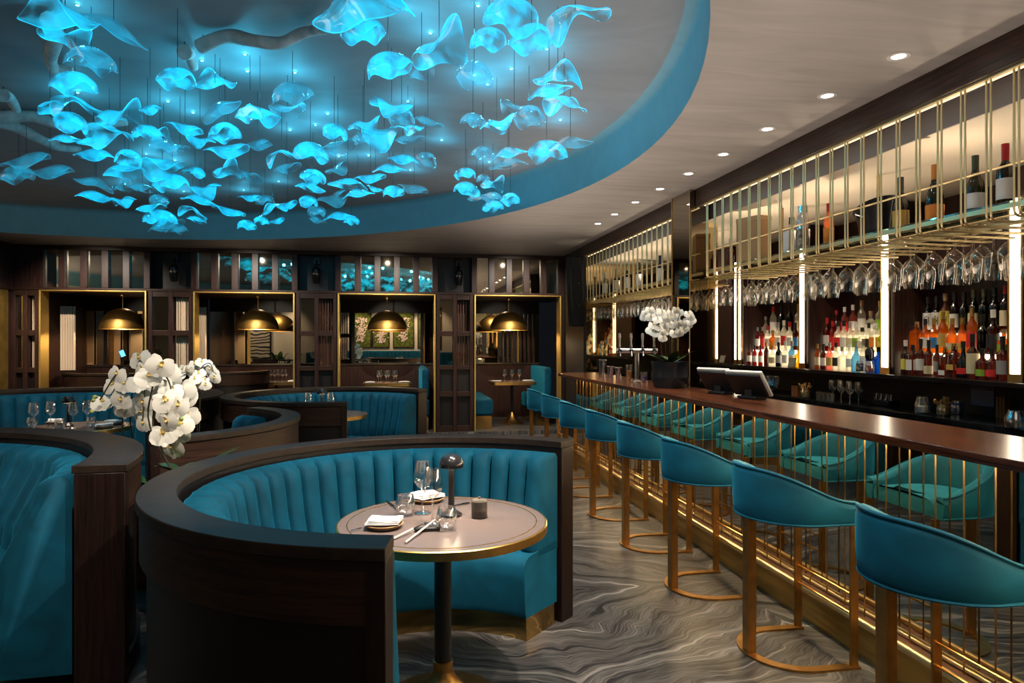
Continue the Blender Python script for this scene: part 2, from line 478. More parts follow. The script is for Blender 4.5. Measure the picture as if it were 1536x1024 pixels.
# ------------------------------------------------------------------ lattice wall with four gold-framed alcoves
BAYS = [(-5.04, -3.60), (-2.95, -1.49), (-.85, .66), (1.28, 2.71)]
PIL = [(-5.42, -5.05), (-3.59, -2.96), (-1.48, -.86), (.67, 1.27), (2.72, 2.80)]
ZB = 2.235
wallb = thing('wall_back', None, None, (0, 0, 0)); struct(wallb)
mb = MB()
mb.box(-5.42, 2.80, YB, YB + .10, ZB + .012, 2.285)       # rail over the openings
mb.box(-5.42, 2.80, YB, YB + .10, 2.84, ZC)               # top rail
mb.build('rail', WOODH, wallb, bevel=.004, smooth=False)
mb = MB().box(-5.42, 2.80, YB + .2, YB + .22, ZB + .014, ZC)
mb.build('backing_panel', BLACKW, wallb, smooth=False)
for k, (x0, x1) in enumerate(BAYS):
    w = (x1 - x0)
    n = 5
    pitch = w / n
    for i in range(n + 1):
        xc = x0 + i * pitch
        xa, xb = max(xc - .047, x0 - .04), min(xc + .047, x1 + .04)
        MB().box(xa, xb, YB + .005, YB + .095, 2.286, 2.839).build('mullion', WOODV, wallb, bevel=.004, smooth=False)
    for i in range(n):
        xa = x0 + i * pitch + .055
        p = MB().box(xa - .008, xa + pitch - .102, YB + .06, YB + .066, 2.287, 2.838).build('mirror_panel', MIRROR, wallb, smooth=False)
        p['label'] = 'upright bronze mirror panel'
# a dark shallow wall box above every pillar
for k, (x0, x1) in enumerate(PIL):
    if k in (0, 4):
        MB().box(x0, x1, YB + .01, YB + .09, 2.286, 2.839).build('corner_post', WOODV, wallb, smooth=False)
    wd = x1 - x0
    # uprights
    ups = [x0, x0 + wd * .5 - .03, x1 - .06] if wd > .3 else [x0]
    for xu in ups:
        MB().box(xu, xu + (.06 if wd > .3 else wd), YB + .002, YB + .11, PF, ZB + .011).build('post', WOODV, wallb, bevel=.004, smooth=False)
    if wd < .3: continue
    for z0, z1 in ((PF, .15), (.62, .70), (1.05, 1.12), (1.585, 1.665), (2.165, ZB + .011)):
        for xa, xb in ((ups[0] + .061, ups[1] - .001), (ups[1] + .061, ups[2] - .001)):
            MB().box(xa, xb, YB + .01, YB + .10, z0, z1).build('cross_rail', WOODH, wallb, bevel=.003, smooth=False)
    for z0, z1 in ((.15, .62), (.70, 1.05)):
        for xa, xb in ((ups[0] + .06, ups[1]), (ups[1] + .06, ups[2])):
            MB().box(xa, xb, YB + .07, YB + .085, z0, z1).build('panel', BLACKW, wallb, smooth=False)
    for z0, z1 in ((1.12, 1.585), (1.665, 2.165)):
        p = MB().box(ups[0] + .06, ups[1], YB + .075, YB + .08, z0, z1).build('mirror_pane', MIRRORD, wallb, smooth=False)
        p['label'] = 'small smoked mirror pane'

def fluted(w, h, n, mat, nm):
    """board with upright rounded flutes"""
    rows = []
    top = []
    for i in range(n * 6 + 1):
        t = i / 6
        d = -.02 * abs(math.sin(PI * t))
        top.append((i / (n * 6) * w, d))
    poly = top + [(w, .03), (0, .03)]
    return MB().prism(poly, 0, h)
FLT = {0: (-5.33, .30), 1: (-3.27, .36)}
for k, (x0, x1) in enumerate(PIL):
    wd = x1 - x0
    if wd < .3: continue
    # partition behind the pillar, from the lattice to the mirrors
    o = MB().box(x0 + wd / 2 - .03, x0 + wd / 2 + .03, YB + .23, YM - .01, PF, ZB + .35).build('wall_alcove_side', WOODV, smooth=False); struct(o)
# cream fluted panels that show beside the alcoves
for (xa, wv, yy, z0, z1) in ((-5.20, .17, YB + .13, 1.12, 2.16), (-3.24, .20, YB + .13, 1.12, 2.16)):
    o = fluted(wv, z1 - z0, 6, CREAMF, '').build('trim_fluted', CREAMF, loc=(xa, yy, z0)); struct(o)
for (xa, wv) in ((-1.14, .2), (.98, .2)):
    o = MB()
    for i in range(5): o.box(xa + i * .042, xa + i * .042 + .022, YB + .12, YB + .17 + i * .01, 1.12, 2.16)
    o = o.build('trim_slats', wood('red_slat', (.04, .014, .009), (.13, .05, .03), stretch=(45, 45, 2)), smooth=False); struct(o)

for k, (x0, x1) in enumerate(BAYS):
    fr = thing('gold_portal', ['gold frame of the alcove at the far left, beside the gold reveal', 'gold frame of the alcove behind the small white orchid',
        'gold frame of the alcove showing moss pictures in its mirror', 'gold frame of the alcove nearest the bar'][k], 'frame', (0, 0, 0), 0, 'gold frames round the alcoves')
    mt = pbr('frame_gold', (.80, .55, .16), .48, 1)
    t = .022
    MB().box(x0, x0 + t, YB - .03, YB + .22, PF, ZB).build('jamb', mt, fr, bevel=.002, smooth=False)
    MB().box(x1 - t, x1, YB - .03, YB + .22, PF, ZB).build('jamb', mt, fr, bevel=.002, smooth=False)
    MB().box(x0, x1, YB - .03, YB + .22, ZB, ZB + t * .5).build('head', mt, fr, bevel=.002, smooth=False)
    # alcove ceiling, wainscot and mirror
    struct(MB().box(x0 - .3, x1 + .3, YB + .23, YM + .04, ZB + .02, ZB + .05).build('ceiling_alcove', WOODH, smooth=False))
    xa, xb = x0 - .27, x1 + (.27 if k < 3 else .06)
    w = thing('wall_alcove', None, None); struct(w)
    MB().box(xa, xb, YM - .03, YM + .03, PF, 1.06).build('wainscot', WOODV, w, smooth=False)
    MB().box(xa, xb, YM - .05, YM + .03, 1.06, 1.09).build('sill', RIM, w, bevel=.004, smooth=False)
    MB().box(xa, xb, YM - .01, YM + .03, 2.03, ZB + .05).build('header', BLACKW, w, smooth=False)
    p = MB().box(xa, xb, YM, YM + .01, 1.09, 2.03).build('mirror', pbr('clear_bronze_mirror', (.80, .72, .58), .012, 1), w, smooth=False)
    for xd in (x0 + .12, x1 - .13):
        MB().box(xd - .03, xd + .03, YM - .028, YM - .001, 1.09, 2.03).build('divider', BLACKW, w, bevel=.003, smooth=False)
    if k == 3:
        for i in range(8):
            MB().box(2.05 + i * .085, 2.05 + i * .085 + .03, YM - .06, YM - .029, 1.09, 2.03).build('slat', WOODV, w, smooth=False)
# fluted cream drape boards inside the two alcoves on the left
for u0, u1, yy in ((90, 112, 11.46), (296, 309, 11.46)):
    xa, xb = atY(u0, 500, yy)[0], atY(u1, 500, yy)[0]
    o = fluted(xb - xa, .98, 6, CREAMF, '').build('hanging_fluted_panel', CREAMF, loc=(xa, yy, 1.06))
    MB().box(-.012, xb - xa + .012, .004, .028, -.02, -.001).build('screen_edge', WOODV, o)
    tag(o, 'cream fluted hanging panel inside the ' + ('alcove at the far left' if u0 < 200 else 'alcove behind the small orchid'), 'screen')
# brass upright strips seen inside the first alcove
for i, u in enumerate((126, 166)):
    xa = atY(u, 500, 12.86)[0]
    o = MB().box(xa, xa + .055, 12.83, 12.868, 1.1, 2.02).build('trim_gold_strip', BRASS, smooth=False); struct(o)
    o = MB().box(xa + .06, xa + .16, 12.83, 12.868, 1.1, 2.02).build('trim_tan_strip', pbr('tan_panel', (.36, .21, .10), .5), smooth=False); struct(o)

# ------------------------------------------------------------------ far side of the room, which the mirrors show
PICL = ['moss picture with pale pink blossom, first from the screen', 'small dark-framed moss picture with drooping pink blossom',
        'moss picture with pink blossom hanging over the middle of the banquette', 'moss picture with pale blossom nearest the bar']
for k, (xa, xb) in enumerate(((-1.62, -.87), (-.77, -.18), (.03, .77), (.98, 1.57))):
    t = thing('moss_picture', PICL[k] + ', seen in the mirror', 'picture', (0, 0, 0), 0, 'moss pictures on the front wall')
    z0, z1 = 1.29, 2.62
    if k == 1: z1 = 2.35
    y = YF
    MB().box(xa, xb, y + .002, y + .03, z0, z1).build('moss_panel', moss() if 'moss' not in MATS else MATS['moss'], t, smooth=False)
    fm = MB()
    for a in ((xa - .04, xa, z0 - .04, z1 + .04), (xb, xb + .04, z0 - .04, z1 + .04)): fm.box(a[0], a[1], y + .001, y + .05, a[2], a[3])
    for a in ((z0 - .04, z0), (z1, z1 + .04)): fm.box(xa, xb, y + .001, y + .05, a[0], a[1])
    fm.build('picture_frame', WOODV, t, smooth=False)
    bl = MB(); rr = random.Random(k)
    cx = (xa + xb) / 2
    for i in range(170):
        g = rr.random()
        px, pz = cx + rr.gauss(0, .13) * (1 - .5 * g), z1 - .2 - g * .85 * (z1 - z0 - .25)
        s_ = rr.uniform(.016, .034)
        q = [(0, 0, 0)] + [(s_ * math.cos(a * PI / 3), .01 + rr.uniform(0, .02), s_ * math.sin(a * PI / 3)) for a in range(6)]
        bl.add(q, [(0, 1 + a, 1 + (a + 1) % 6) for a in range(6)], M=T(px, y + .035, pz))
    b = bl.build('blossom', pbr('pink_blossom', (.95, .74, .64), .7), t, smooth=False)
    b['kind'] = 'stuff'
bq = thing('wall_banquette', 'long teal channelled banquette under the moss pictures, seen in the mirror', 'banquette', (0, 0, 0))
rows = []
for i in range(0, 241):
    t = (i % 8) / 8
    b = .03 * math.sqrt(max(0, 1 - (2 * t - 1) ** 2))
    x = -2.8 + i / 240 * 4.8
    rows.append([(x, YF + .05, 1.12), (x, YF + .10 + b, 1.14), (x, YF + .17 + b, 1.10), (x, YF + .19 + b, .5)])
MB().grid(rows).build('backrest', TEAL, bq)
MB().box(-2.8, 2.0, YF + .05, YF + .62, .16, .46).build('seat', TEAL, bq, bevel=.04)
MB().box(-2.75, 1.95, YF + .05, YF + .56, 0, .16).build('plinth', PLINTH, bq)
o = MB().box(-6.2, -4.6, YF + .03, YF + .07, .51, 2.5).build('fretwork_screen', swirl(), smooth=False)
tag(o, 'cream screen with black wave fretwork, seen in the mirror behind the small orchid', 'screen')
fm = MB()
for x in (-6.26, -5.42, -4.6): fm.box(x, x + .06, YF + .02, YF + .09, .51, 2.56)
fm.box(-6.26, -4.54, YF + .02, YF + .09, 2.5, 2.56)
fo = fm.build('screen_frame', BLACKW, o, smooth=False)
o = MB().box(-6.2, -4.55, YF + .02, YF + .5, 0, .5).build('screen_bench', TEAL, bevel=.03)
tag(o, 'low teal bench beneath the fretwork screen, seen in the mirror', 'bench')
for k, px in enumerate((-4.2, -3.25)):
    pl = thing('potted_palm', ['palm in a dark pot beside the fretwork screen, seen in the mirror', 'palm in a dark pot beside the long banquette, seen in the mirror'][k], 'plant', (px, YF + .55, 0), 0)
    MB().lathe([(0, 0), (.18, 0), (.22, .45), (.2, .45), (.19, .40), (0, .40)], 20).build('pot', BLACKS, pl)
    rr = random.Random(k + 5)
    for i in range(13):
        a = i * 2.4; e = rr.uniform(.25, .42); hh = rr.uniform(.8, 1.5)
        rws = []
        for j in range(9):
            t = j / 8
            r = e * t; z = .42 + hh * (t - .45 * t * t * 1.1)
            w = .10 * math.sin(PI * min(1, t * .95 + .05))
            c, s = math.cos(a), math.sin(a)
            rws.append([(r * c - w * s, r * s + w * c, z - .03), (r * c, r * s, z), (r * c + w * s, r * s - w * c, z - .03)])
        MB().grid(rws).build('frond', LEAFG, pl)
# ================================================================== curved booths
ZR = .965
def backrest_mesh(R, a0, a1, n, zt=.912, lean=.085, th=.10, zb=.40):
    """channel-tufted velvet back: every channel bulges between two creases"""
    prof = [(.004, zb, 0), (.004, zt - .03, 0), (.02, zt - .006, .1), (.05, zt, .35), (.08, zt - .012, .7), (th, zt - .04, 1), (th + .012, zt - .10, 1),
            (th + lean * .35, zt - .22, 1), (th + lean * .7, zt - .36, 1), (th + lean, zb + .03, .9), (th + lean, zb, .5)]
    rows = []
    m = 10
    for i in range(n * m + 1):
        t = (i % m) / m
        b = math.sqrt(max(0, 1 - (2 * t - 1) ** 2)) ** .62
        a = a0 + (a1 - a0) * i / (n * m)
        rows.append([((R - dr - .056 * k * b) * math.cos(a), (R - dr - .056 * k * b) * math.sin(a), z + .006 * k * b) for dr, z, k in prof])
    mb = MB(); mb.grid(rows)
    k = len(prof)
    for r in (0, len(rows) - 1):
        mb.f.append(tuple(r * k + j for j in range(k))); mb.m.append(0)
    return mb
def seat_profile(rb, rf, zt, zb):
    return [(rb, zb), (rb, zt + .012), (rb - .05, zt + .014), ((rb + rf) / 2, zt + .006), (rf + .05, zt - .006), (rf + .018, zt - .022), (rf, zt - .055), (rf + .004, zt - .12),
            (rf + .012, zb + .03), (rf + .02, zb)]
def booth(label, c, Rin, Rout, a0, a1, chan, group, seat=True, rf=.655, post0=True, post1=True, base=0, cush=(0, 0), zr=ZR, chans=True, lean=.085, zb=.40, trim=0):
    t = thing('booth', label, 'booth', (c[0], c[1], base), 0, group)
    n = max(24, int((a1 - a0) * 28))
    zr = zr - base
    # wooden curved screen: upper band, recessed lower panel and base
    MB().arc([(Rin + .012, 0), (Rin + .012, zr - .036), (Rout - .035, zr - .036), (Rout - .035, 0)], a0 + .02, a1 - .02, n).build('screen_panel', BLACKW, t)
    MB().arc([(Rout - .034, zr - .21), (Rout - .034, zr - .037), (Rout - .012, zr - .037), (Rout - .012, zr - .21)], a0 + .02, a1 - .02, n).build('upper_band', WOODH, t, bevel=.003)
    MB().arc([(Rout - .034, 0), (Rout - .034, .10), (Rout - .016, .10), (Rout - .016, 0)], a0 + .02, a1 - .02, n).build('skirting', WOODH, t)
    MB().arc([(Rin, zr - .035), (Rin, zr), (Rout, zr), (Rout, zr - .035)], a0, a1, n).build('rim', RIM, t, bevel=.003)
    for f, a in ((post0, a0), (post1, a1)):
        if not f: continue
        w = .055 / Rout
        aa, ab = (a, a + w) if a == a0 else (a - w, a)
        MB().arc([(Rin + .01, 0), (Rin + .01, zr - .036), (Rout - .008, zr - .036), (Rout - .008, 0)], aa, ab, 3).build('end_post', wood('end_post_wood', (.006, .003, .0025), (.028, .011, .008), stretch=(45, 45, 2)), t, bevel=.003)
    if chans:
        b0, b1 = a0 + .02 / Rin + cush[0], a1 - .018 / Rin - cush[1]
        backrest_mesh(Rin, b0, b1, chan, lean=lean, zb=zb).build('backrest', TEAL, t, ang=75)
        if seat:
            s0, s1 = a0 + .02 / Rin + cush[0] + trim, a1 + .012 - cush[1]
            mb = MB().arc(seat_profile(Rin - .01, rf, .425, .115), s0, s1, n)
            mb.build('seat', TEAL, t, ang=60)
            MB().arc([(Rin - .02, 0), (Rin - .02, .113), (rf + .025, .113), (rf + .025, 0)], s0 + .005, s1 - .005, n).build('plinth', PLINTH, t)
    return t
D2 = math.radians
G_B = 'curved teal booths with dark wooden rims'
CA, CB, CCc, CD, CE = (.17, 2.876), (-2.755, 3.17), (-1.76, 5.03), (-.59, 7.25), (-3.33, 7.25)
booth('round teal booth in front, wrapped around the laid table with the mushroom lamp', CA, .97, 1.10, D2(43), D2(260), 30, G_B)
booth('large teal booth at the left edge, its rim end cut square beside the orchids', CB, 1.39, 1.61, D2(2), D2(200), 30, G_B, rf=.93, lean=.20, zb=.06, trim=D2(17))
booth('curved dark booth behind the front orchids, seen from outside with a curled rim end', CCc, .97, 1.10, D2(-66), D2(52), 16, G_B, seat=True, cush=(D2(101), 0))
booth('teal booth in the middle, its low front wall ending by a brass-edged table', CD, .97, 1.10, D2(28), D2(280), 34, G_B)
booth('wide teal booth under the far-left alcove, glasses and a lamp on its table', CE, 1.40, 1.61, D2(-33), D2(188), 36, G_B, rf=1.2)
booth('curved wooden booth inside the alcove at the far left', (-4.22, 12.0), .80, .93, D2(185), D2(318), 14, G_B, base=PF, zr=1.02, seat=False)
booth('curved wooden screen wall inside the alcove behind the small orchid', (-3.02, 12.08), .86, .99, D2(-72), D2(-6), 8, G_B, base=PF, zr=1.02, seat=False, chans=False, post0=False)
# low planter shelf between the booths
o = thing('planter_box', 'low dark planter shelf between the curled booth and the wide teal booth', 'planter', (-1.70, 6.05, 0))
MB().box(-.13, .32, -.25, .25, 0, .60).build('planter_body', WOODH, o, bevel=.004, smooth=False)
MB().box(-.15, .34, -.27, .27, .60, .635).build('planter_top', RIM, o, bevel=.004, smooth=False)
o = thing('planter_box', 'low dark planter box between the left-edge booth and the front booth, orchid rising from it', 'planter', (-1.035, 3.58, 0))
MB().box(-.10, .13, -.12, .13, 0, .74).build('planter_body', WOODH, o, bevel=.004, smooth=False)
MB().box(-.11, .14, -.13, .14, .741, .77).build('planter_top', RIM, o, bevel=.004, smooth=False)

# ================================================================== tables
def round_table(label, x, y, R=.4376, z=.75, g='round brass-edged tables'):
    t = thing('round_table', label, 'table', (x, y, 0), 0, g)
    MB().lathe([(0, z - .034), (R - .006, z - .034), (R - .006, z - .001), (R - .012, z), (0, z)], 72).build('tabletop', TOP, t)
    MB().lathe([(R - .005, z - .036), (R, z - .034), (R, z - .003), (R - .004, z + .0005), (R - .008, z + .001), (R - .008, z - .001)], 72).build('brass_edge', BRASS, t)
    MB().lathe([(R - .047, z + .0002), (R - .047, z + .0012), (R - .043, z + .0012), (R - .043, z + .0002)], 72).build('brass_inlay', BRASS, t)
    MB().lathe([(.036, .165), (.036, z - .034)], 24).build('column', BLACK, t)
    MB().lathe([(.042, .125), (.042, .165), (.036, .167)], 28).build('collar', BRASSD, t)
    pr = [(.235, 0), (.235, .008), (.22, .016), (.16, .034), (.10, .055), (.065, .08), (.047, .11), (.042, .126)]
    MB().lathe(pr, 48).build('foot', BRASSD, t)
    return t
TA, TE, TD = (.205, 2.872), (-2.74, 6.57), (-.70, 7.27)
round_table('round table in the front booth, laid for two with brass edge', *TA)
round_table('round table of the wide teal booth, behind the tallest white orchids', *TE, R=.43)
round_table('round table in the middle booth, mostly hidden behind its front wall', *TD)

def rect_table(label, x, y, w, d, z):
    t = thing('alcove_table', label, 'table', (x, y, PF), 0, 'brass-edged tables in the alcoves')
    z = z - PF
    def rr(w, d, r):
        P = []
        for cx, cy, a in ((w / 2 - r, d / 2 - r, 0), (-w / 2 + r, d / 2 - r, 90), (-w / 2 + r, -d / 2 + r, 180), (w / 2 - r, -d / 2 + r, 270)):
            for k in range(7): P.append((cx + r * math.cos(D2(a + 15 * k)), cy + r * math.sin(D2(a + 15 * k))))
        return P
    MB().prism(rr(w - .01, d - .01, .06), z - .03, z).build('tabletop', TOP, t)
    a, b = rr(w, d, .065), rr(w - .012, d - .012, .059)
    mb = MB().grid([[(x_, y_, z - .05) for x_, y_ in b], [(x_, y_, z - .05) for x_, y_ in a], [(x_, y_, z + .001) for x_, y_ in a], [(x_, y_, z + .001) for x_, y_ in b]], closed_u=True, closed_v=True)
    mb.build('brass_edge', BRASS, t)
    MB().lathe([(.025, .2), (.025, z - .03)], 16).build('column', BLACK, t)
    MB().lathe([(.21, 0), (.21, .01), (.17, .03), (.10, .08), (.05, .16), (.03, .2)], 32).build('foot', BRASSD, t)
    return t
ZT = .80
BT = []
for (u, lab, w, d) in ((415, 'brass-edged table in the alcove behind the small orchid, end showing', .8, .48), (581, 'brass-edged table in the alcove whose mirror shows moss pictures', .80, .60),
                 (768, 'brass-edged table in the alcove nearest the bar, on a brass bell foot', .78, .60)):
    yy = 12.46 if u == 415 else 11.85
    x = atY(u, 570, yy)[0]
    BT.append((x, yy)); rect_table(lab, x, yy, w, d, ZT)

def bench(label, x0, x1, y0, y1, side):
    t = thing('bench', label, 'bench', ((x0 + x1) / 2, (y0 + y1) / 2, PF), 0)
    w, d = (x1 - x0) / 2, (y1 - y0) / 2
    MB().box(-w, w, -d, d, .22, .50).build('seat', TEAL, t, bevel=.045, seg=4)
    MB().box(-w + .02, w - .02, -d + .03, d - .02, 0, .218).build('plinth', PLINTH, t, smooth=False)
    if side:
        xa, xb = (-w, -w + .12) if side < 0 else (w - .12, w)
        MB().box(xa, xb, -d + .02, d, .502, 1.0).build('backrest', TEAL, t, bevel=.045, seg=4)
    return t
bench('teal bench end with brass plinth inside the alcove nearest the bar', 1.32, 1.62, 11.13, 12.7, 0)
bench('teal high-backed bench against the bar side of the alcove nearest the bar', 2.38, 2.68, 11.4, 12.7, 1)
bench('dark teal bench on the bar side of the alcove showing moss pictures', .24, .58, 11.13, 12.7, 1)

# ================================================================== bar stools
def stool_plan(t, off=0):
    """t in [-1, 1] round the back from one arm front to the other; local +X faces the bar"""
    R = .262 + off
    L = .175
    tot = PI * R + 2 * L
    s = (t + 1) / 2 * tot
    if s < L: return (L - s + .0, -R)
    if s > tot - L: return (s - (tot - L), R)
    a = -PI / 2 - (s - L) / R
    return (R * math.cos(a), R * math.sin(a))
def stool_top(t):
    u = min(1, abs(t)) 
    f = .5 + .5 * math.cos(PI * min(1, max(0, (u - .10) / .90)) ** 1.25)
    return .772 + .138 * f
def make_stool(label):
    t = thing('bar_stool', label, 'bar stool', (0, 0, 0), 0, 'teal velvet bar stools along the bar')
    n = 56
    rows = []
    for i in range(n + 1):
        q = -1 + 2 * i / n
        zt = stool_top(q)
        e = 1 if abs(q) < .97 else .6
        row = []
        for off, z in ((-.045, .665), (-.012, .662), (0, .69), (.004, .74), (.004, zt - .035), (-.004, zt - .008), (-.02, zt), (-.04, zt - .006), (-.052, zt - .03), (-.05, .76)):
            x, y = stool_plan(q, off)
            row.append((x, y, min(z, zt) if z > .745 else z))
        rows.append(row)
    mb = MB().grid(rows, closed_u=True)
    k = len(rows[0])
    mb.f.append(tuple(range(k))); mb.m.append(0)
    mb.f.append(tuple((n) * k + j for j in reversed(range(k)))); mb.m.append(0)
    mb.build('backrest', TEAL, t, ang=70)
    pts = [(*stool_plan(-1 + 2 * i / n, -.002), stool_top(-1 + 2 * i / n) - .004) for i in range(n + 1)]
    MB().tube(pts, .006, 6).build('piping', TEAL, t)
    pts = [(*stool_plan(-1 + 2 * i / n, -.004), .668) for i in range(n + 1)]
    MB().tube(pts, .0055, 6).build('piping', TEAL, t)
    # seat cushion
    def ring(off, z):
        P = [(*stool_plan(-1 + 2 * i / 40, off), z) for i in range(41)]
        return P + [(.20 + off * .4, .2 + off * .5, z), (.20 + off * .4, -.2 - off * .5, z)]
    rws = [ring(-.058, .668), ring(-.056, .715), ring(-.07, .738), ring(-.11, .748), ring(-.2, .753)]
    mb = MB().grid(rws, closed_u=True)
    k = len(rws[0])
    mb.f.append(tuple(reversed(range(k)))); mb.m.append(0)
    mb.f.append(tuple(4 * k + j for j in range(k))); mb.m.append(0)
    mb.build('seat', TEAL, t, ang=60)
    # flat brass legs and horseshoe floor plate
    LEG = BRASSD
    MB().box(-.232, -.222, -.028, .028, .012, .664).box(-.222, -.190, -.028, -.020, .012, .664).build('leg', LEG, t, bevel=.0015, smooth=False)
    for sy in (-1, 1):
        MB().box(.165, .205, sy * .222 - .006, sy * .222 + .006, .012, .664).build('leg', LEG, t, bevel=.0015, smooth=False)
    inn, outp = [], []
    for i in range(41):
        q = -1 + 2 * i / 40
        def pl(R, q):
            L = .205; tot = PI * R + 2 * L; s = (q + 1) / 2 * tot
            if s < L: return (L - s, -R)
            if s > tot - L: return (s - (tot - L), R)
            a = -PI / 2 - (s - L) / R
            return (R * math.cos(a), R * math.sin(a))
        inn.append(pl(.198, q)); outp.append(pl(.245, q))
    rws = [[(*a, 0), (*b, 0), (*b, .011), (*a, .011)] for a, b in zip(inn, outp)]
    mb = MB().grid(rws, closed_u=True)
    mb.f += [(0, 1, 2, 3), tuple(40 * 4 + j for j in (3, 2, 1, 0))]; mb.m += [0, 0]
    mb.build('floor_plate', LEG, t, smooth=False)
    for z in (.24, .33):
        MB().tube([(.185, -.216, z), (.185, .216, z)], .006, 8).build('footrest', BRASS, t)
    return t
SY = [2.11] + [2.17 + .878 * k for k in range(1, 8)]
SL = ['teal velvet bar stool closest to the camera, cut by the picture edge', 'teal velvet bar stool, second along the bar counting from the camera',
      'teal velvet bar stool, third along the bar counting from the camera', 'teal velvet bar stool, fourth along the bar, beside the front booth corner',
      'teal velvet bar stool, fifth along the bar counting from the camera', 'teal velvet bar stool, sixth along the bar, third from its far end',
      'teal velvet bar stool, second from the far end of the bar', 'teal velvet bar stool at the far end of the bar by the alcove']
st0 = make_stool(SL[0]); st0.location = (1.895, SY[0], 0)
for k in range(1, 8):
    dup(st0, None, (1.895 + .01 * math.sin(k * 2.1), SY[k], 0), .03 * math.sin(k * 3.3), SL[k])
dup(st0, None, (1.895, SY[0] - .878, 0), 0, 'teal velvet bar stool outside the frame, seen only in the bar mirror')

# ================================================================== the bar
bar = thing('bar_counter', 'long bar with polished wooden top, mirrored front and brass rods', 'bar', (0, 0, 0))
X1, X2, YE = 2.06, 2.60, 8.55
def topoly(x1, x2, y0, y1, r):
    P = [(x1, y0), (x2, y0), (x2, y1)]
    for k in range(9):
        a = D2(90 + 90 * k / 8); P.append((x1 + r + r * math.cos(a), y1 - r + r * math.sin(a)))
    return P
MB().prism(topoly(X1, X2, .15, YE, .12), 1.062, 1.10).build('counter_top', BARTOP, bar, bevel=.004)
MB().box(2.30, 2.31, .2, YE - .1, .16, 1.06).build('mirror_front', pbr('bar_mirror', (.56, .51, .42), .02, 1), bar, smooth=False)
MB().box(2.312, 2.57, .2, YE - .1, 0, 1.06).build('carcass', BLACKW, bar, smooth=False)
MB().box(2.19, 2.309, .2, YE - .1, 0, .150).build('kick_panel', pbr('aged_brass_kick', (.55, .36, .11), .40, 1, vary=.35, scale=6, stretch=(1, .3, 3)), bar, smooth=False)
MB().box(2.205, 2.299, .2, YE - .1, .151, .158).build('ledge', pbr('brown_ledge', (.10, .05, .03), .35), bar, smooth=False)
MB().tube([(2.192, .2, .165), (2.192, YE - .1, .165)], .019, 14).build('foot_rail', BRASSL, bar)
MB().tube([(2.288, .2, .168), (2.288, YE - .1, .168)], .011, 10).build('inner_rail', BRASSL, bar)
for k in range(56):
    y = .34 + .147 * k
    if y > YE - .15: break
    MB().tube([(2.265, y, .158), (2.265, y, 1.061)], .0036, 6).build('rod', BRASSD, bar)
MB().box(2.205, 2.225, .3, YE - .2, 1.048, 1.061).build('strip_light', emis('under_bar_strip', (1, .76, .42), 110), bar, smooth=False)

# ------------------------------------------------------------------ back bar
bb = thing('back_bar', 'dark back bar with a stepped bottle shelf, black niche and marble work counter', 'back bar', (0, 0, 0))
YA, YZ = .5, 9.74
MB().box(3.90, XR - .005, YA, YZ, 0, .905).build('cabinet', BLACKW, bb, smooth=False)
MB().box(3.85, XR - .005, YA, YZ, .906, .955).build('work_counter', DARKM, bb, bevel=.004, smooth=False)
MB().box(XR - .03, XR - .005, YA, YZ, .956, 1.20).build('niche_back', BLACKW, bb, smooth=False)
MB().box(3.90, XR - .005, YA, YZ, 1.201, 1.235).build('bottle_shelf', DARKM, bb, bevel=.003, smooth=False)
MB().box(XR - .02, XR - .005, YA, YZ, 1.236, 2.645).build('back_panel', WOODV, bb, smooth=False)
MB().box(4.0, 4.06, 7.62, 8.4, 1.236, 2.64).build('blank_panel', WOODV, bb, smooth=False)
LEDY = [7.48, 6.19, 5.03, 3.83, 2.63]
STEPS = [(4.13, 1.40), (4.215, 1.56)]
BAYSB = [(3.83, 5.03), (5.03, 6.19), (6.19, 7.48), (2.63, 3.83), (7.48, 9.6)]
RISER = emis('lit_riser', (1, .80, .55), 3.2)
for (ya, yb) in BAYSB:
    if (ya, yb) in ((2.63, 3.83), (7.48, 9.6)): continue
    MB().box(4.13, XR - .022, ya + .13, yb - .13, 1.236, 1.40).build('step', RISER, bb, smooth=False)
    MB().box(4.215, XR - .022, ya + .13, yb - .13, 1.401, 1.56).build('step', RISER, bb, smooth=False)
    MB().box(4.125, XR - .022, ya + .13, yb - .13, 1.4005, 1.409).build('step_edge', SHELFG, bb, smooth=False)
    MB().box(4.05, XR - .022, ya + .10, yb - .10, 2.08, 2.11).build('upper_shelf', WOODH, bb, smooth=False)
for k, y in enumerate(LEDY):
    lab = ['pair of', 'bright', 'bright', 'bright brass-edged', 'bright'][k]
    for dy in ((-.05, .05) if k == 0 else (0,)):
        t = thing('strip_light', ['twin upright strip light between the mirrored pier and the first bottles', 'upright strip light between the two bottle bays farthest from the camera',
            'upright strip light between the clear spirits and the amber whiskies', 'broad upright strip light at the picture edge, beside the whiskies', 'upright strip light outside the frame'][k], 'light', (4.0, y + dy, 1.236), 0, 'upright strip lights of the back bar')
        w = .024 if k == 0 else .04
        MB().box(0, .02, -w - .014, -w, 0, 1.2).box(0, .02, w, w + .014, 0, 1.2).box(-.002, .02, -w - .014, w + .014, 0, .05).build('brass_case', BRASS, t, smooth=False)
        MB().box(.004, .018, -w, w, .05, 1.2).build('diffuser', LED, t, smooth=False)
    MB().box(4.025, XR - .022, y - .085, y + .085, 1.236, 2.64).build('divider', WOODV, bb, smooth=False)
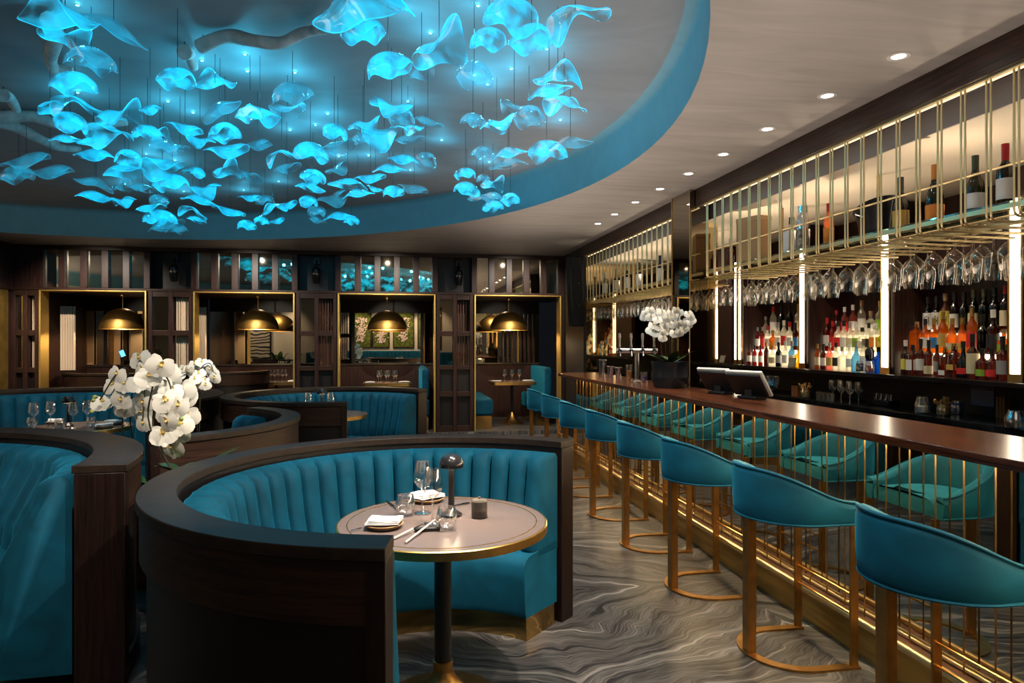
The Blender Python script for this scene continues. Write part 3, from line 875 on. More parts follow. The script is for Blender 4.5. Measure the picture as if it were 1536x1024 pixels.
# ================================================================== brass rack over the bar
def rack(label, y0, n, yend, thick):
    t = thing('glass_rack', label, 'rack', (0, 0, 0), 0)
    for k in range(n):
        y = y0 + .147 * k
        h = .0125
        zb = 2.07
        xf = 2.775
        pts = []
        def side(s):
            P = [(xf, y + s * h, 2.748), (xf, y + s * h, zb + .03)]
            for q in range(1, 5):
                a = D2(90 * q / 4); P.append((xf + .03 - .03 * math.cos(a), y + s * h, zb + .03 - .03 * math.sin(a)))
            P.append((3.36, y + s * h, zb))
            return P
        A = side(-1); B = side(1)
        mid = [(3.36 + h * math.sin(D2(a)), y - h * math.cos(D2(a)), zb) for a in (30, 60, 90, 120, 150)]
        MB().tube(A + mid + B[::-1], .0052 if thick else .0048, 6).build('hanger', BRASSL, t, ang=60)
    ya, yb = y0 - .10, yend
    MB().box(2.765, 2.785, ya, yb, 2.738, 2.7485).build('top_bar', BRASSL, t, smooth=False)
    MB().tube([(2.82, ya, 2.32), (2.82, yb, 2.32)], .006, 8).build('guard_rail', BRASSL, t)
    MB().box(2.84, 2.852, ya, yb, 2.125, 2.148).build('shelf_bearer', BRASSL, t, smooth=False)
    MB().box(3.28, 3.292, ya, yb, 2.125, 2.148).build('shelf_bearer', BRASSL, t, smooth=False)
    MB().tube([(2.81, ya, 2.082), (2.81, yb, 2.082)], .0045, 6).build('cross_bar', BRASSL, t)
    MB().tube([(3.30, ya, 2.082), (3.30, yb, 2.082)], .0045, 6).build('cross_bar', BRASSL, t)
    y = ya + .3
    while y < yb:
        MB().box(3.30, 3.312, y, y + .03, 2.149, 2.649).build('hanger_strap', BRASS, t, smooth=False)
        y += 1.19
    MB().box(2.80, 2.815, ya, yb, 2.7395, 2.749).build('strip_light', emis('rack_strip', (1, .82, .52), 1.3), t, smooth=False)
    return t
rack('brass wire rack over the near half of the bar, in pairs of bent rods', 1.62, 29, 5.85, True)
rack('brass wire rack over the far half of the bar, beyond the mirrored pier', 6.48, 22, 9.65, False)
for y0, y1, lab in ((1.5, 5.86, 'long green-edged glass shelf carrying wine bottles inside the near brass rack'), (6.38, 9.66, 'green-edged glass shelf inside the far brass rack beyond the pier')):
    o = MB().box(2.845, 3.296, y0, y1, 2.149, 2.160).build('glass_shelf', SHELFG, bevel=.002, smooth=False)
    tag(o, lab, 'shelf')

# ------------------------------------------------------------------ stemware
def goblet_prof(h, rf, rb, rr, stem=.43, waist=.72):
    return [(0, .0005), (rf, .0005), (rf, .002), (rf * .3, .006), (.0042, .014), (.0036, h * stem * .6), (.005, h * stem), (rb * .55, h * (stem + .07)), (rb * .9, h * (waist - .13)),
            (rb, h * (waist - .07)), (rb * .985, h * waist), ((rb + rr) / 2, h * (waist + 1) / 2), (rr, h), (rr - .001, h), ((rb + rr) / 2 - .0012, h * (waist + 1) / 2)]
gob = MB().lathe(goblet_prof(.262, .036, .047, .037, .40, .68), 20).mesh('wine_goblet', GOBLET, ang=60)
def hang(y, x, lab, grp):
    o = bpy.data.objects.new('hanging_goblet', gob); COL.objects.link(o)
    o.location = (x, y, 2.0835); o.rotation_euler = (PI, 0, random.random() * 6)
    tag(o, lab, 'wine glass', grp)
GX = [2.875, 2.985, 3.095, 3.205]
ROWN = ['front row', 'second row', 'third row', 'row nearest the bottles']
for k in range(29):
    y = 1.62 + .147 * k
    for j in range(4):
        if k < 5 and j in (1, 3): continue
        if j == 3 and k % 2: continue
        if j == 1 and k % 3 != 1: continue
        if j == 2 and k % 5 == 3: continue
        hang(y, GX[j] + .012 * math.sin(k * 1.7 + j), f'goblet hanging upside down, {ORD[k]} rail from the camera, {ROWN[j]}', 'goblets hanging in the near brass rack')
for k in range(22):
    y = 6.48 + .147 * k
    for j in (0, 2):
        hang(y, GX[j] + .012 * math.sin(k * 1.3 + j), f'goblet hanging upside down beyond the pier, {ORD[k]} rail from it, ' + ('front row' if j == 0 else 'rear row'), 'goblets hanging in the far brass rack')

# ================================================================== bottles
def tinted(name, col, st=.5):
    """coloured glass with liquid: tinted see-through plus some scattering, shiny skin"""
    if name in MATS: return MATS[name]
    m, nt, out = nodes(name)
    tr = N(nt, 'ShaderNodeBsdfTransparent'); tr.inputs[0].default_value = (*col, 1)
    tl = N(nt, 'ShaderNodeBsdfTranslucent'); tl.inputs[0].default_value = (*col, 1)
    gl = N(nt, 'ShaderNodeBsdfGlossy'); gl.inputs['Roughness'].default_value = .06; gl.inputs['Color'].default_value = (.9, .9, .9, 1)
    a = N(nt, 'ShaderNodeMixShader'); a.inputs[0].default_value = st
    lk(nt, tr.outputs[0], a.inputs[1]); lk(nt, tl.outputs[0], a.inputs[2])
    lw = N(nt, 'ShaderNodeLayerWeight'); lw.inputs['Blend'].default_value = .25
    mr = N(nt, 'ShaderNodeMapRange'); mr.inputs['To Min'].default_value = .04; mr.inputs['To Max'].default_value = .38
    lk(nt, lw.outputs['Facing'], mr.inputs['Value'])
    b = N(nt, 'ShaderNodeMixShader'); lk(nt, mr.outputs[0], b.inputs[0]); lk(nt, a.outputs[0], b.inputs[1]); lk(nt, gl.outputs[0], b.inputs[2])
    lk(nt, b.outputs[0], out.inputs[0]); MATS[name] = m
    return m
BCOL = {'amber': (.60, .25, .03), 'dark amber': (.15, .042, .008), 'red': (.38, .008, .014), 'clear': (.80, .78, .70), 'green': (.03, .42, .04), 'yellow': (.85, .62, .04),
        'blue': (.03, .20, .55), 'black': (.012, .010, .010), 'pale gold': (.85, .55, .12), 'dark green': (.02, .06, .02), 'pink': (.75, .34, .28), 'lime': (.55, .62, .01), 'light blue': (.25, .5, .65),
        'brown': (.16, .045, .012), 'violet': (.10, .06, .40), 'olive': (.11, .115, .02)}
LCOL = {'white': (.82, .80, .76), 'cream': (.74, .64, .42), 'yellow': (.80, .66, .10), 'red': (.72, .03, .03), 'orange': (.85, .28, .03), 'green': (.25, .45, .04), 'blue': (.05, .22, .5),
        'black': (.02, .02, .02), 'gold': (.6, .4, .1), 'grey': (.35, .35, .36)}
SHP = {  # base radius, body height, shoulder height, neck radius, total height
    'round': (.037, .17, .05, .014, .30), 'slim': (.034, .19, .06, .013, .32), 'squat': (.046, .13, .04, .016, .24), 'square': (.040, .16, .025, .015, .25), 'wine': (.037, .18, .055, .0145, .31),
    'burgundy': (.041, .14, .10, .0145, .305), 'champagne': (.044, .13, .12, .015, .32), 'decanter': (.052, .11, .03, .017, .22), 'bell': (.042, .10, .09, .014, .27)}
def bottle(shape, col, lab, cap, loc, label, group=None, rz=0, s=1.0, name='bottle', lh=None, text=None, nk=None):
    r, hb, hs, rn, ht = SHP[shape]
    t = thing(name, label, 'bottle', loc, rz, group)
    seg = 4 if shape == 'square' else 20
    k = .92
    if shape == 'square':
        def sq(w, z):
            P = []
            for cx, cy, a in ((1, 1, 0), (-1, 1, 90), (-1, -1, 180), (1, -1, 270)):
                for q in range(4):
                    an = D2(a + 30 * q); P.append((s * (cx * w * .72 + w * .28 * math.cos(an)), s * (cy * w * .72 + w * .28 * math.sin(an)), s * z))
            return P
        R = [sq(r * .94, 0), sq(r, .006), sq(r, hb), sq(r * .9, hb + hs * .5), sq(rn * 1.2, hb + hs), sq(rn, hb + hs + .01), sq(rn, ht * k)]
        mb = MB().grid(R, closed_u=True)
        n = len(R[0]); mb.f += [tuple(reversed(range(n))), tuple(6 * n + i for i in range(n))]; mb.m += [0, 0]
    else:
        pr = [(0, 0), (r * .94, 0), (r, .006), (r, hb)]
        for q in range(1, 6):
            f = q / 5
            e = .5 - .5 * math.cos(PI * f)
            pr.append((r + (rn - r) * e, hb + hs * f))
        pr += [(rn, ht * k), (0, ht * k)]
        mb = MB().lathe([(a * s, b * s) for a, b in pr], seg)
    mb.build('glass_body', tinted('bottle_' + col.replace(' ', '_'), BCOL[col]), t, ang=50)
    cm = pbr('cap_' + cap, {'black': (.015, .015, .015), 'gold': (.65, .42, .12), 'red': (.55, .02, .02), 'cork': (.42, .26, .13), 'white': (.8, .78, .74), 'silver': (.6, .6, .62), 'green': (.07, .08, .03), 'orange': (.8, .3, .05)}[cap], .35, 1 if cap in ('gold', 'silver') else 0)
    c0 = nk if nk else ht * (k - .1)
    MB().lathe([(rn * s + .0012, c0 * s), (rn * s + .0022, ht * s), (0, ht * s + .001)], 14).build('cap', cm, t)
    if lab:
        lm = pbr('label_' + lab, LCOL[lab], .6)
        lo, hi = (lh or (.25, .80)); lo *= hb; hi *= hb
        if shape == 'square':
            mb = MB().box(-r * s - .0012, -r * s - .0004, -r * .8 * s, r * .8 * s, lo * s, hi * s).box(-r * .8 * s, r * .8 * s, -r * s - .0012, -r * s - .0004, lo * s, hi * s)
            fr = -r * s - .0014
        else:
            mb = MB().lathe([((r + .0006) * s, lo * s), ((r + .0006) * s, hi * s)], 16, a0=D2(110), a1=D2(340))
        mb.build('label', lm, t)
    if text:
        cu = bpy.data.curves.new('lettering', 'FONT'); cu.body = text[0]; cu.size = text[1]; cu.align_x = 'CENTER'; cu.align_y = 'CENTER'; cu.extrude = .0002; cu.offset = .0006
        if len(text) > 3: cu.space_line = text[3]
        tmp = bpy.data.objects.new('lettering', cu); COL.objects.link(tmp)
        dg = bpy.context.evaluated_depsgraph_get()
        me = bpy.data.meshes.new_from_object(tmp.evaluated_get(dg))
        bpy.data.objects.remove(tmp)
        if len(me.vertices):
            me.materials.clear(); me.materials.append(pbr('ink_' + text[2], LCOL[text[2]], .6))
            a = D2(212)  # towards the camera
            for v in me.vertices:
                ang = a + v.co.x / (r * s); zz = (lo + hi) / 2 * s + v.co.y
                rr = (r + .0014) * s + v.co.z
                v.co = (rr * math.cos(ang), rr * math.sin(ang), zz)
            o = bpy.data.objects.new('lettering', me); COL.objects.link(o); o.parent = t
    return t

B1, B2, B3 = 'bay beside the twin lights', 'bay of clear spirits', 'whisky bay'
TIER = ['front tier', 'middle tier', 'top tier']
TX = [(4.065, 1.2355), (4.168, 1.4095), (4.27, 1.5605)]
def row(tier, u0, u1, specs, bay):
    x, z = TX[tier]
    n = len(specs)
    yhi, ylo = {B1: (7.48, 6.19), B2: (6.19, 5.03), B3: (5.03, 3.83)}[bay]
    ys = [yhi - .155 + (ylo - yhi + .31) * i / (n - 1) for i in range(n)]
    cap_s = .5 * (yhi - ylo - .31) / (n - 1) / .0445
    for i, sp in enumerate(specs):
        shape, col, lab, cap = sp[:4]
        s = min(sp[4] if len(sp) > 4 else 1, 1.06, .0415 / SHP[shape][0])
        kw = sp[5] if len(sp) > 5 else {}
        nm = f'{col} {shape if shape not in ("round", "slim", "wine", "bell") else ""} bottle'.replace('  ', ' ')
        l = f'{nm}{", " + lab + " label" if lab else ""}, {ORD[i]} from left, {TIER[tier]}, {bay}'
        bottle(shape, col, lab, cap, (x, ys[i], z), l, 'back bar bottles, ' + bay, rz=0, s=s, **kw)
row(0, 1118, 1194, [('wine', 'red', 'white', 'black', .72), ('wine', 'red', 'white', 'black', .72), ('wine', 'red', 'white', 'black', .72), ('slim', 'dark amber', None, 'gold', .8), ('squat', 'clear', 'cream', 'cork', .95), ('round', 'black', 'grey', 'black', .85), ('round', 'clear', 'white', 'white', .9), ('round', 'light blue', 'white', 'silver', .9), ('squat', 'yellow', None, 'gold')], B1)
row(1, 1124, 1194, [('slim', 'red', 'white', 'silver', .8), ('slim', 'red', 'red', 'silver', .8), ('round', 'clear', 'white', 'red', .9), ('squat', 'amber', 'orange', 'gold', .9), ('round', 'clear', 'white', 'silver'), ('slim', 'clear', 'red', 'white'), ('round', 'clear', 'white', 'red'), ('slim', 'dark amber', 'blue', 'black', .9), ('round', 'amber', 'yellow', 'gold', .9), ('squat', 'dark amber', 'red', 'black')], B1)
row(2, 1142, 1195, [('bell', 'clear', None, 'silver', .85), ('slim', 'clear', 'white', 'red', 1.1), ('slim', 'black', None, 'black', 1.1), ('slim', 'black', None, 'black', 1.1), ('slim', 'clear', 'cream', 'cork', 1.1), ('round', 'pale gold', 'cream', 'gold'), ('squat', 'amber', 'red', 'gold')], B1)
row(0, 1211, 1302, [('slim', 'amber', 'cream', 'gold', .75), ('round', 'dark amber', 'white', 'black', .8), ('round', 'pink', 'gold', 'silver', .85), ('round', 'clear', 'black', 'black', .85), ('squat', 'clear', None, 'silver', .9), ('round', 'clear', 'white', 'white', .8), ('bell', 'light blue', None, 'blue' if False else 'silver', 1.0), ('slim', 'clear', 'white', 'silver', .9), ('squat', 'blue', 'white', 'black', .95), ('squat', 'blue', None, 'black', .95)], B2)
row(1, 1221, 1322, [('slim', 'red', 'white', 'red', 1.0), ('slim', 'red', 'red', 'red', .9), ('round', 'clear', 'red', 'black', .95), ('round', 'clear', 'white', 'black', .95), ('round', 'clear', 'cream', 'silver', .9), ('round', 'clear', 'green', 'white', .9), ('squat', 'clear', 'cream', 'black', 1.05), ('round', 'clear', 'black', 'black', .85), ('square', 'clear', 'orange', 'white', 1), ('squat', 'lime', 'yellow', 'gold', 1.05), ('squat', 'violet', None, 'black', .9)], B2)
row(2, 1238, 1324, [('bell', 'red', None, 'red', .9), ('round', 'pink', 'red', 'white', .9), ('round', 'pink', 'white', 'white', .95), ('slim', 'clear', 'white', 'cork', 1.0), ('squat', 'clear', 'white', 'cork', 1.1), ('round', 'clear', 'green', 'cork', 1), ('burgundy', 'green', 'white', 'cork', 1), ('slim', 'green', None, 'green', 1.05)], B2)
row(0, 1338, 1512, [('round', 'dark amber', 'yellow', 'white', .92), ('square', 'dark amber', 'white', 'black', .95, {}), ('round', 'dark amber', 'white', 'black', .95), ('round', 'dark amber', 'cream', 'black', .92, {'lh': (.1, .5)}), ('slim', 'brown', 'grey', 'black', .75), ('square', 'brown', 'white', 'gold', .9, {'lh': (.1, .35)}), ('square', 'brown', 'gold', 'gold', 1, {'lh': (.35, .6)}), ('bell', 'black', 'red', 'black', 1.05, {'lh': (.3, .75)}), ('round', 'brown', 'cream', 'black', 1.08, {'lh': (.2, 1)}), ('squat', 'dark amber', 'green', 'black', 1.0, {'lh': (.2, .6)}), ('squat', 'dark amber', 'red', 'black', 1.0, {'lh': (.2, .6)}), ('round', 'brown', 'grey', 'black', 1)], B3)
row(1, 1354, 1512, [('square', 'amber', None, 'cork', 1), ('round', 'amber', 'white', 'black', .9), ('round', 'amber', 'blue', 'gold', .9), ('slim', 'amber', 'gold', 'gold', 1), ('bell', 'amber', 'cream', 'gold', 1.05), ('bell', 'amber', 'gold', 'gold', 1.05), ('slim', 'amber', 'red', 'gold', 1.05), ('round', 'black', None, 'black', .95), ('round', 'dark amber', 'black', 'white', 1.05), ('decanter', 'amber', 'green', 'cork', 1.1), ('decanter', 'dark amber', 'black', 'cork', 1)], B3)
row(2, 1374, 1512, [('round', 'dark green', 'white', 'black', 1, {'lh': (.2, 1), 'text': ('白\n州', .046, 'black', .8)}), ('round', 'dark amber', 'white', 'black', 1, {'lh': (.2, 1), 'text': ('山\n崎', .046, 'black', .8)}), ('round', 'amber', 'yellow', 'cork', 1.05, {'lh': (.2, 1), 'text': ('山\n崎', .042, 'black', .8)}), ('slim', 'dark amber', 'white', 'black', 1), ('wine', 'dark green', None, 'black', 1), ('wine', 'dark green', 'cream', 'green', 1.05), ('wine', 'dark green', None, 'green', 1.05), ('wine', 'dark green', None, 'black', 1.05), ('slim', 'brown', 'cream', 'red', 1.05), ('wine', 'dark green', 'grey', 'green', 1.05), ('round', 'brown', None, 'black', 1.05)], B3)
# bottles of the bay that only the end mirror and the pier hide: two short rows

# bottles and boxes on the high glass shelf
def shelf_y(u): return atX(u, 300, 3.02)[0]
ZS = 2.1605
def hs(u): return (3.02, shelf_y(u), ZS)
bottle('wine', 'black', 'white', 'red', hs(1508), 'dark wine bottle with red capsule on the high glass shelf at the picture edge', s=1.06, nk=.23)
bottle('burgundy', 'olive', 'white', 'green', hs(1463), 'olive green wine bottle with white label on the high glass shelf', s=1.04, nk=.23)
bottle('champagne', 'dark green', 'orange', 'orange', hs(1402), 'green champagne bottle with orange label and foil on the high glass shelf', s=1.06, nk=.2, lh=(.1, .8))
bottle('champagne', 'black', 'gold', 'black', hs(1351), 'dark champagne bottle with gold shield label beside the ice bucket', s=1.03, nk=.2, lh=(.2, .95))
t = thing('ice_bucket', 'black slant-rimmed ice bucket on the high glass shelf', 'ice bucket', (3.06, shelf_y(1308), ZS))
rows = []
for r, z, sl in ((.10, 0, 0), (.115, .10, 0), (.14, .2, .05), (.142, .2, .05), (.133, .2, .05), (.108, .1, 0), (.095, .02, 0)):
    rows.append([(r * math.cos(a * PI / 16), r * math.sin(a * PI / 16), z - sl * math.sin(a * PI / 16)) for a in range(32)])
mb = MB().grid(rows, closed_u=True); mb.f.append(tuple(reversed(range(32)))); mb.m.append(0)
mb.f.append(tuple(6 * 32 + a for a in range(32))); mb.m.append(0)
mb.build('bucket', BLACKS, t)
for a in (0, 1): MB().tube([((-1) ** a * .128, -.03, .13), ((-1) ** a * .155, 0, .15), ((-1) ** a * .128, .03, .13)], .006, 8).build('handle', CHROME, t)
t = thing('cocktail_shaker', 'silver shaker with dark patterned band on the high glass shelf', 'shaker', (3.0, shelf_y(1208), ZS))
MB().lathe([(0, 0), (.045, 0), (.05, .17), (0, .17)], 24).build('patterned_base', pbr('mottled_black', (.25, .22, .18), .4, 0, vary=.95, scale=40), t)
MB().lathe([(.05, .171), (.044, .25), (.03, .30), (.034, .302), (.034, .345), (0, .348)], 24).build('cap', CHROME, t)
t = bottle('square', 'clear', 'white', 'black', (3.04, shelf_y(1184), ZS), 'white-labelled square bottle beside the silver shaker on the high glass shelf', s=1.2, lh=(.05, 1), text=None)
bottle('slim', 'amber', 'orange', 'red', (3.1, shelf_y(1228), ZS), 'amber bottle behind the rods right of the silver shaker', s=1.05)
t = thing('gift_box', 'tall tan gift carton on the high glass shelf', 'box', (3.04, shelf_y(1127), ZS), .3)
MB().box(-.07, .07, -.13, .13, 0, .36).build('carton', pbr('tan_card', (.46, .27, .12), .55), t, bevel=.003, smooth=False)
MB().box(-.072, .072, -.132, .132, .3605, .40).build('lid', pbr('tan_card_lid', (.52, .31, .14), .5), t, bevel=.003, smooth=False)
bottle('round', 'red', None, 'silver', hs(1096), 'small dark red bottle on the high glass shelf left of the tan carton', s=.9)
for u, cl, lb, cp, w in ((990, 'violet', 'white', 'black', 'violet-capped'), (958, 'black', 'white', 'black', 'dark white-labelled'), (941, 'black', 'white', 'gold', 'dark yellow-capped'), (925, 'dark green', 'cream', 'green', 'green'), (908, 'clear', 'white', 'silver', 'clear')):
    bottle('wine', cl, lb, cp, (3.02, shelf_y(u), ZS), f'{w} bottle on the glass shelf of the far brass rack', s=1.05, lh=(.1, .95))

# ------------------------------------------------------------------ things on the back bar and its work counter
def wc(u, v, z=.955): return (*atZ(u, v, z), z + .0008)
GB = 'small things on the work counter'
def blocks(u, v, n, label, h, mat, w=.03):
    x, y, z = wc(u, v)
    t = thing('wooden_block', label, 'block', (x + .05, y, z))
    for i in range(n):
        MB().box(-.02, .02, (i - n / 2) * (w + .006), (i - n / 2) * (w + .006) + w, 0, h).build('slat', mat, t, bevel=.002, smooth=False)
    return t
BRW = pbr('caramel_wood', (.32, .12, .04), .45)
blocks(1187, 594, 3, 'small brown wooden holder left of the garnish jar on the work counter', .10, BRW)
blocks(1494, 627, 3, 'thin brown tubes standing on the work counter under the whiskies', .15, BRW, .02)
def jar(label, u, v, r, h, fill, fcol, neck=.8):
    x, y, z = wc(u, v)
    t = thing('glass_jar', label, 'jar', (x, y, z))
    MB().lathe([(0, .001), (r * .95, .001), (r, .012), (r, h * .55), (r * neck, h * .9), (r * neck, h), (r * neck * .95, h), (r * neck * .95, h * .9), (r * .97, h * .55), (r * .96, .012), (0, .008)], 24).build('glass_body', GLASS, t)
    if fill:
        MB().lathe([(0, .009), (r * .9, .009), (r * .93, .02), (r * .93, h * fill), (0, h * fill * 1.1)], 20).build('contents', pbr('fill_' + fcol[0], fcol[1], .8, vary=.3, scale=40), t)
    return t
def dried(t, r, h, seed, col, n=22):
    rr = random.Random(seed)
    for i in range(n):
        a = rr.uniform(0, 6.28); e = rr.uniform(.2, 1) * r * 1.6; z = h + rr.uniform(-.01, .04)
        MB().tube([(r * .3 * math.cos(a), r * .3 * math.sin(a), .02), (e * .6 * math.cos(a), e * .6 * math.sin(a), h * .8), (e * math.cos(a), e * math.sin(a), z)], [.002, .003, .009], 5).build('dried_stem', col, t)
STRAW = pbr('dried_flower', (.50, .26, .07), .7)
j = jar('glass jar of pale garnish with dried sprigs, left of the tumblers', 1208, 597, .05, .11, .6, ('butter', (.75, .55, .22))); dried(j, .05, .11, 3, STRAW, 16)
jar('lidded glass jar half filled with white powder on the work counter', 1384, 620, .055, .13, .42, ('white', (.85, .82, .78)), .75)
j = jar('glass jar of dried golden flowers beside the white powder jar', 1415, 623, .045, .09, .8, ('straw', (.55, .38, .10))); dried(j, .05, .10, 9, STRAW, 30)
jar('small blue glass jar behind the dried flowers on the work counter', 1436, 620, .045, .10, .8, ('blue', (.02, .10, .35)))
jar('round clear glass bowl on the work counter at the picture edge', 1524, 641, .065, .11, 0, None, .7)
def tumbler_mesh(nm, r, h, mat):
    return MB().lathe([(0, .0008), (r * .82, .0008), (r * .86, .006), (r, h), (r * .96, h), (r * .80, .010), (0, .009)], 20).mesh(nm, mat, ang=60)
tm = tumbler_mesh('shot_tumbler', .028, .075, GLASS)
for i in range(4):
    x, y, z = wc(1228 + i * 6.5, 600 + i * .8)
    o = bpy.data.objects.new('shot_tumbler', tm); COL.objects.link(o); o.location = (x, y, z)
    tag(o, f'small clear tumbler on the work counter, {ORD[i]} in the row left of the stemmed glasses', 'glass', 'small tumblers on the work counter')
wm = MB().lathe(goblet_prof(.19, .032, .034, .03, .42, .7), 18).mesh('stemmed_glass', GLASS, ang=60)
for i in range(6):
    x, y, z = wc(1249 + (i % 3) * 13, 601 + (i % 3) * 2.5)
    o = bpy.data.objects.new('stemmed_glass', wm); COL.objects.link(o); o.location = (x + .0 + (i // 3) * .085, y, z)
    tag(o, f'stemmed glass on the work counter, {ORD[i % 3]} of the ' + ('front' if i < 3 else 'rear') + ' row under the clear spirits', 'glass', 'stemmed glasses on the work counter')
x, y, z = wc(1147, 588)
t = thing('crystal_bowl', 'large cut crystal punch bowl behind the till screens', 'bowl', (x, y, z))
rows = []
for r, zz in ((.05, 0), (.09, .01), (.13, .06), (.145, .12), (.15, .17), (.143, .17), (.138, .12), (.122, .062), (.08, .02)):
    rows.append([(r * (1 + .03 * (i % 2)) * math.cos(i * PI / 24), r * (1 + .03 * (i % 2)) * math.sin(i * PI / 24), zz) for i in range(48)])
mb = MB().grid(rows, closed_u=True); mb.f.append(tuple(reversed(range(48)))); mb.m.append(0)
mb.build('cut_glass', glass('cut_crystal', (.95, .95, .97), lo=.2, hi=.9, blend=.5, rough=.06), t, ang=15)
# dark tins and bottles in the niche, hardly lit
t = thing('tray', 'black tray of silver-topped jiggers in the niche under the clear spirits', 'tray', wc(1325, 608))
MB().box(-.06, .06, -.13, .13, 0, .05).build('tray_body', BLACKS, t, bevel=.008)
for i in range(4): MB().lathe([(0, .0505), (.02, .0505), (.024, .10), (.021, .10), (0, .06)], 14, M=T(0, -.09 + .06 * i, 0)).build('jigger', CHROME, t)
t = thing('grey_panel', 'small pale grey notice panel in the niche under the whiskies', 'notice', (XR - .034, atX(1474, 580, XR - .034)[0], 1.0))
MB().box(-.004, 0, -.10, .10, .02, .20).build('panel_board', pbr('grey_violet', (.22, .22, .34), .5), t, smooth=False)
MB().box(-.005, -.0042, -.09, .09, .14, .15).build('panel_line', BLACK, t, smooth=False)
# decanter jars at the foot of the light between clear spirits and whiskies
for (u, fill, lab, col) in ((1305, .75, 'squat black-filled glass jar beside the strip light by the clear spirits', ('ink', (.02, .02, .02))), (1322, .62, 'squat glass jar of red liquid, dark domed lid, beside the clear spirits', ('cherry', (.45, .02, .02)))):
    x = 4.06 if u == 1305 else 4.06
    y = atX(u, 555, x)[0] + (.0 if u == 1305 else .02)
    t = thing('glass_jar', lab, 'jar', (3.965, y, 1.2358), 0)
    r, h = .036, .10
    MB().lathe([(0, .001), (r * .95, .001), (r, .012), (r, h * .6), (r * .7, h * .92), (r * .7, h), (r * .66, h), (r * .66, h * .9), (r * .95, h * .58), (r * .95, .012), (0, .008)], 20).build('glass_body', GLASS, t)
    MB().lathe([(0, .009), (r * .88, .009), (r * .9, h * fill), (0, h * fill)], 18).build('contents', pbr('fill_' + col[0], col[1], .3), t)
    if u == 1322:
        MB().lathe([(r * .5, h + .001), (r * 1.0, h + .03), (r * 1.0, h + .085), (r * .5, h + .115), (0, h + .118)], 20).build('dark_dome_lid', BLACKS, t)
# little card stands
for (u, lab) in ((1090, 'small brass card stand at the foot of the twin strip lights'), (1196, 'small framed card at the foot of the second strip light')):
    y = atX(u, 545, 4.0)[0] + (.0 if u < 1150 else .0)
    t = thing('card_stand', lab, 'card stand', (3.93, y, 1.2358), .1)
    M_ = T(0, 0, .002, ry=.25)
    MB().box(0, .008, -.055, .055, 0, .10, M=M_).build('frame', BRASSD, t, smooth=False)
    MB().box(-.0015, -.0005, -.048, .048, .008, .092, M=M_).build('card', pbr('grey_card', (.30, .28, .22), .6), t, smooth=False)
    MB().box(.01, .05, -.03, .03, 0, .006).build('foot', BRASSD, t, smooth=False)

# ------------------------------------------------------------------ on the bar top
ZBT = 1.1008
def bt(u, v): return (*atZ(u, v, 1.10), ZBT)
def till(label, u, rz):
    x = 2.44; y = atX(u, 590, x)[0]
    t = thing('till_screen', label, 'till', (x, y, ZBT), rz)
    M_ = T(0, 0, .085, ry=-.62)
    MB().box(-.012, .008, -.14, .14, -.075, .105, M=M_).build('screen_back', BLACK, t, bevel=.006)
    MB().box(.0085, .030, -.155, .155, -.088, .122, M=M_).build('white_bezel', pbr('pale_plastic', (.72, .69, .62), .4), t, bevel=.006)
    MB().box(-.02, .10, -.08, .08, 0, .02).build('stand', BLACK, t, bevel=.005)
    MB().box(.0, .03, -.03, .03, .02, .085).build('neck', BLACK, t)
    return t
till('tilted black till screen with pale bezel, closer to the orchid pot', 1076, .38)
till('tilted black till screen with pale bezel, closer to the crystal bowl', 1122, .38)
def shaker(label, u, v, h, r0, r1, nm='shaker_tin'):
    x, y, z = bt(u, v)
    t = thing(nm, label, 'shaker', (x, y, z))
    MB().lathe([(0, 0), (r0, 0), (r1, h), (r1 * .95, h), (r0 * .9, .01), (0, .01)], 24).build('steel_cup', CHROME, t)
    MB().lathe([(r1 - .001, h - .012), (r1 + .003, h - .008), (r1 + .003, h - .002), (r1 - .001, h)], 24).build('rolled_rim', CHROME, t)
    return t
shaker('tall steel shaker tin at the far end of the bar top', 904, 566, .20, .035, .047)
shaker('steel shaker tin beside the taller one on the bar top', 916, 567, .13, .032, .042)
shaker('short steel mixing cup nearest the bar taps on the bar top', 928, 567.5, .12, .03, .042)
for u, v, lab, c, h in ((944, 570, 'small glass of orange garnish on the bar top before the taps', (.75, .28, .03), .16), (966, 573, 'small glass of violet flowers beside the orange garnish on the bar top', (.08, .05, .30), .10)):
    x, y, z = bt(u, v)
    t = thing('garnish_glass', lab, 'glass', (x, y, z))
    MB().lathe([(0, .001), (.032, .001), (.036, h), (.034, h), (.03, .01), (0, .008)], 20).build('glass_cup', GLASS, t)
    MB().lathe([(0, .009), (.029, .009), (.031, h * .6), (0, h * .62)], 18).build('garnish', pbr('garnish_%d' % u, c, .6, vary=.5, scale=60), t)
# beer taps
xt = 2.33
yt = atX(955, 560, xt)[0]
t = thing('beer_tap_tower', 'chrome T-shaped beer font with four handles beside the orchid pot', 'beer tap', (xt, yt, ZBT), PI / 2 - .25)
MB().lathe([(0, 0), (.05, 0), (.05, .012), (.022, .03), (.022, .30), (0, .30)], 20).build('column', CHROME, t)
MB().tube([(0, -.20, .31), (0, .20, .31)], .024, 14).build('cross_tube', CHROME, t)
for i in range(4):
    yy = -.165 + .11 * i
    MB().lathe([(.010, .333), (.013, .35), (.008, .39), (.016, .455), (.013, .48), (0, .48)], 12, M=T(0, yy, 0)).build('tap_handle', CHROME, t)
    MB().tube([(-.025, yy, .31), (-.055, yy, .30), (-.06, yy, .26)], .009, 8).build('spout', CHROME, t)
    MB().lathe([(.02, -.002), (.02, .010), (0, .012)], 16, M=T(-.025, yy, .31, ry=-PI / 2)).build('badge', BLACKS, t)
CYE = 1.5
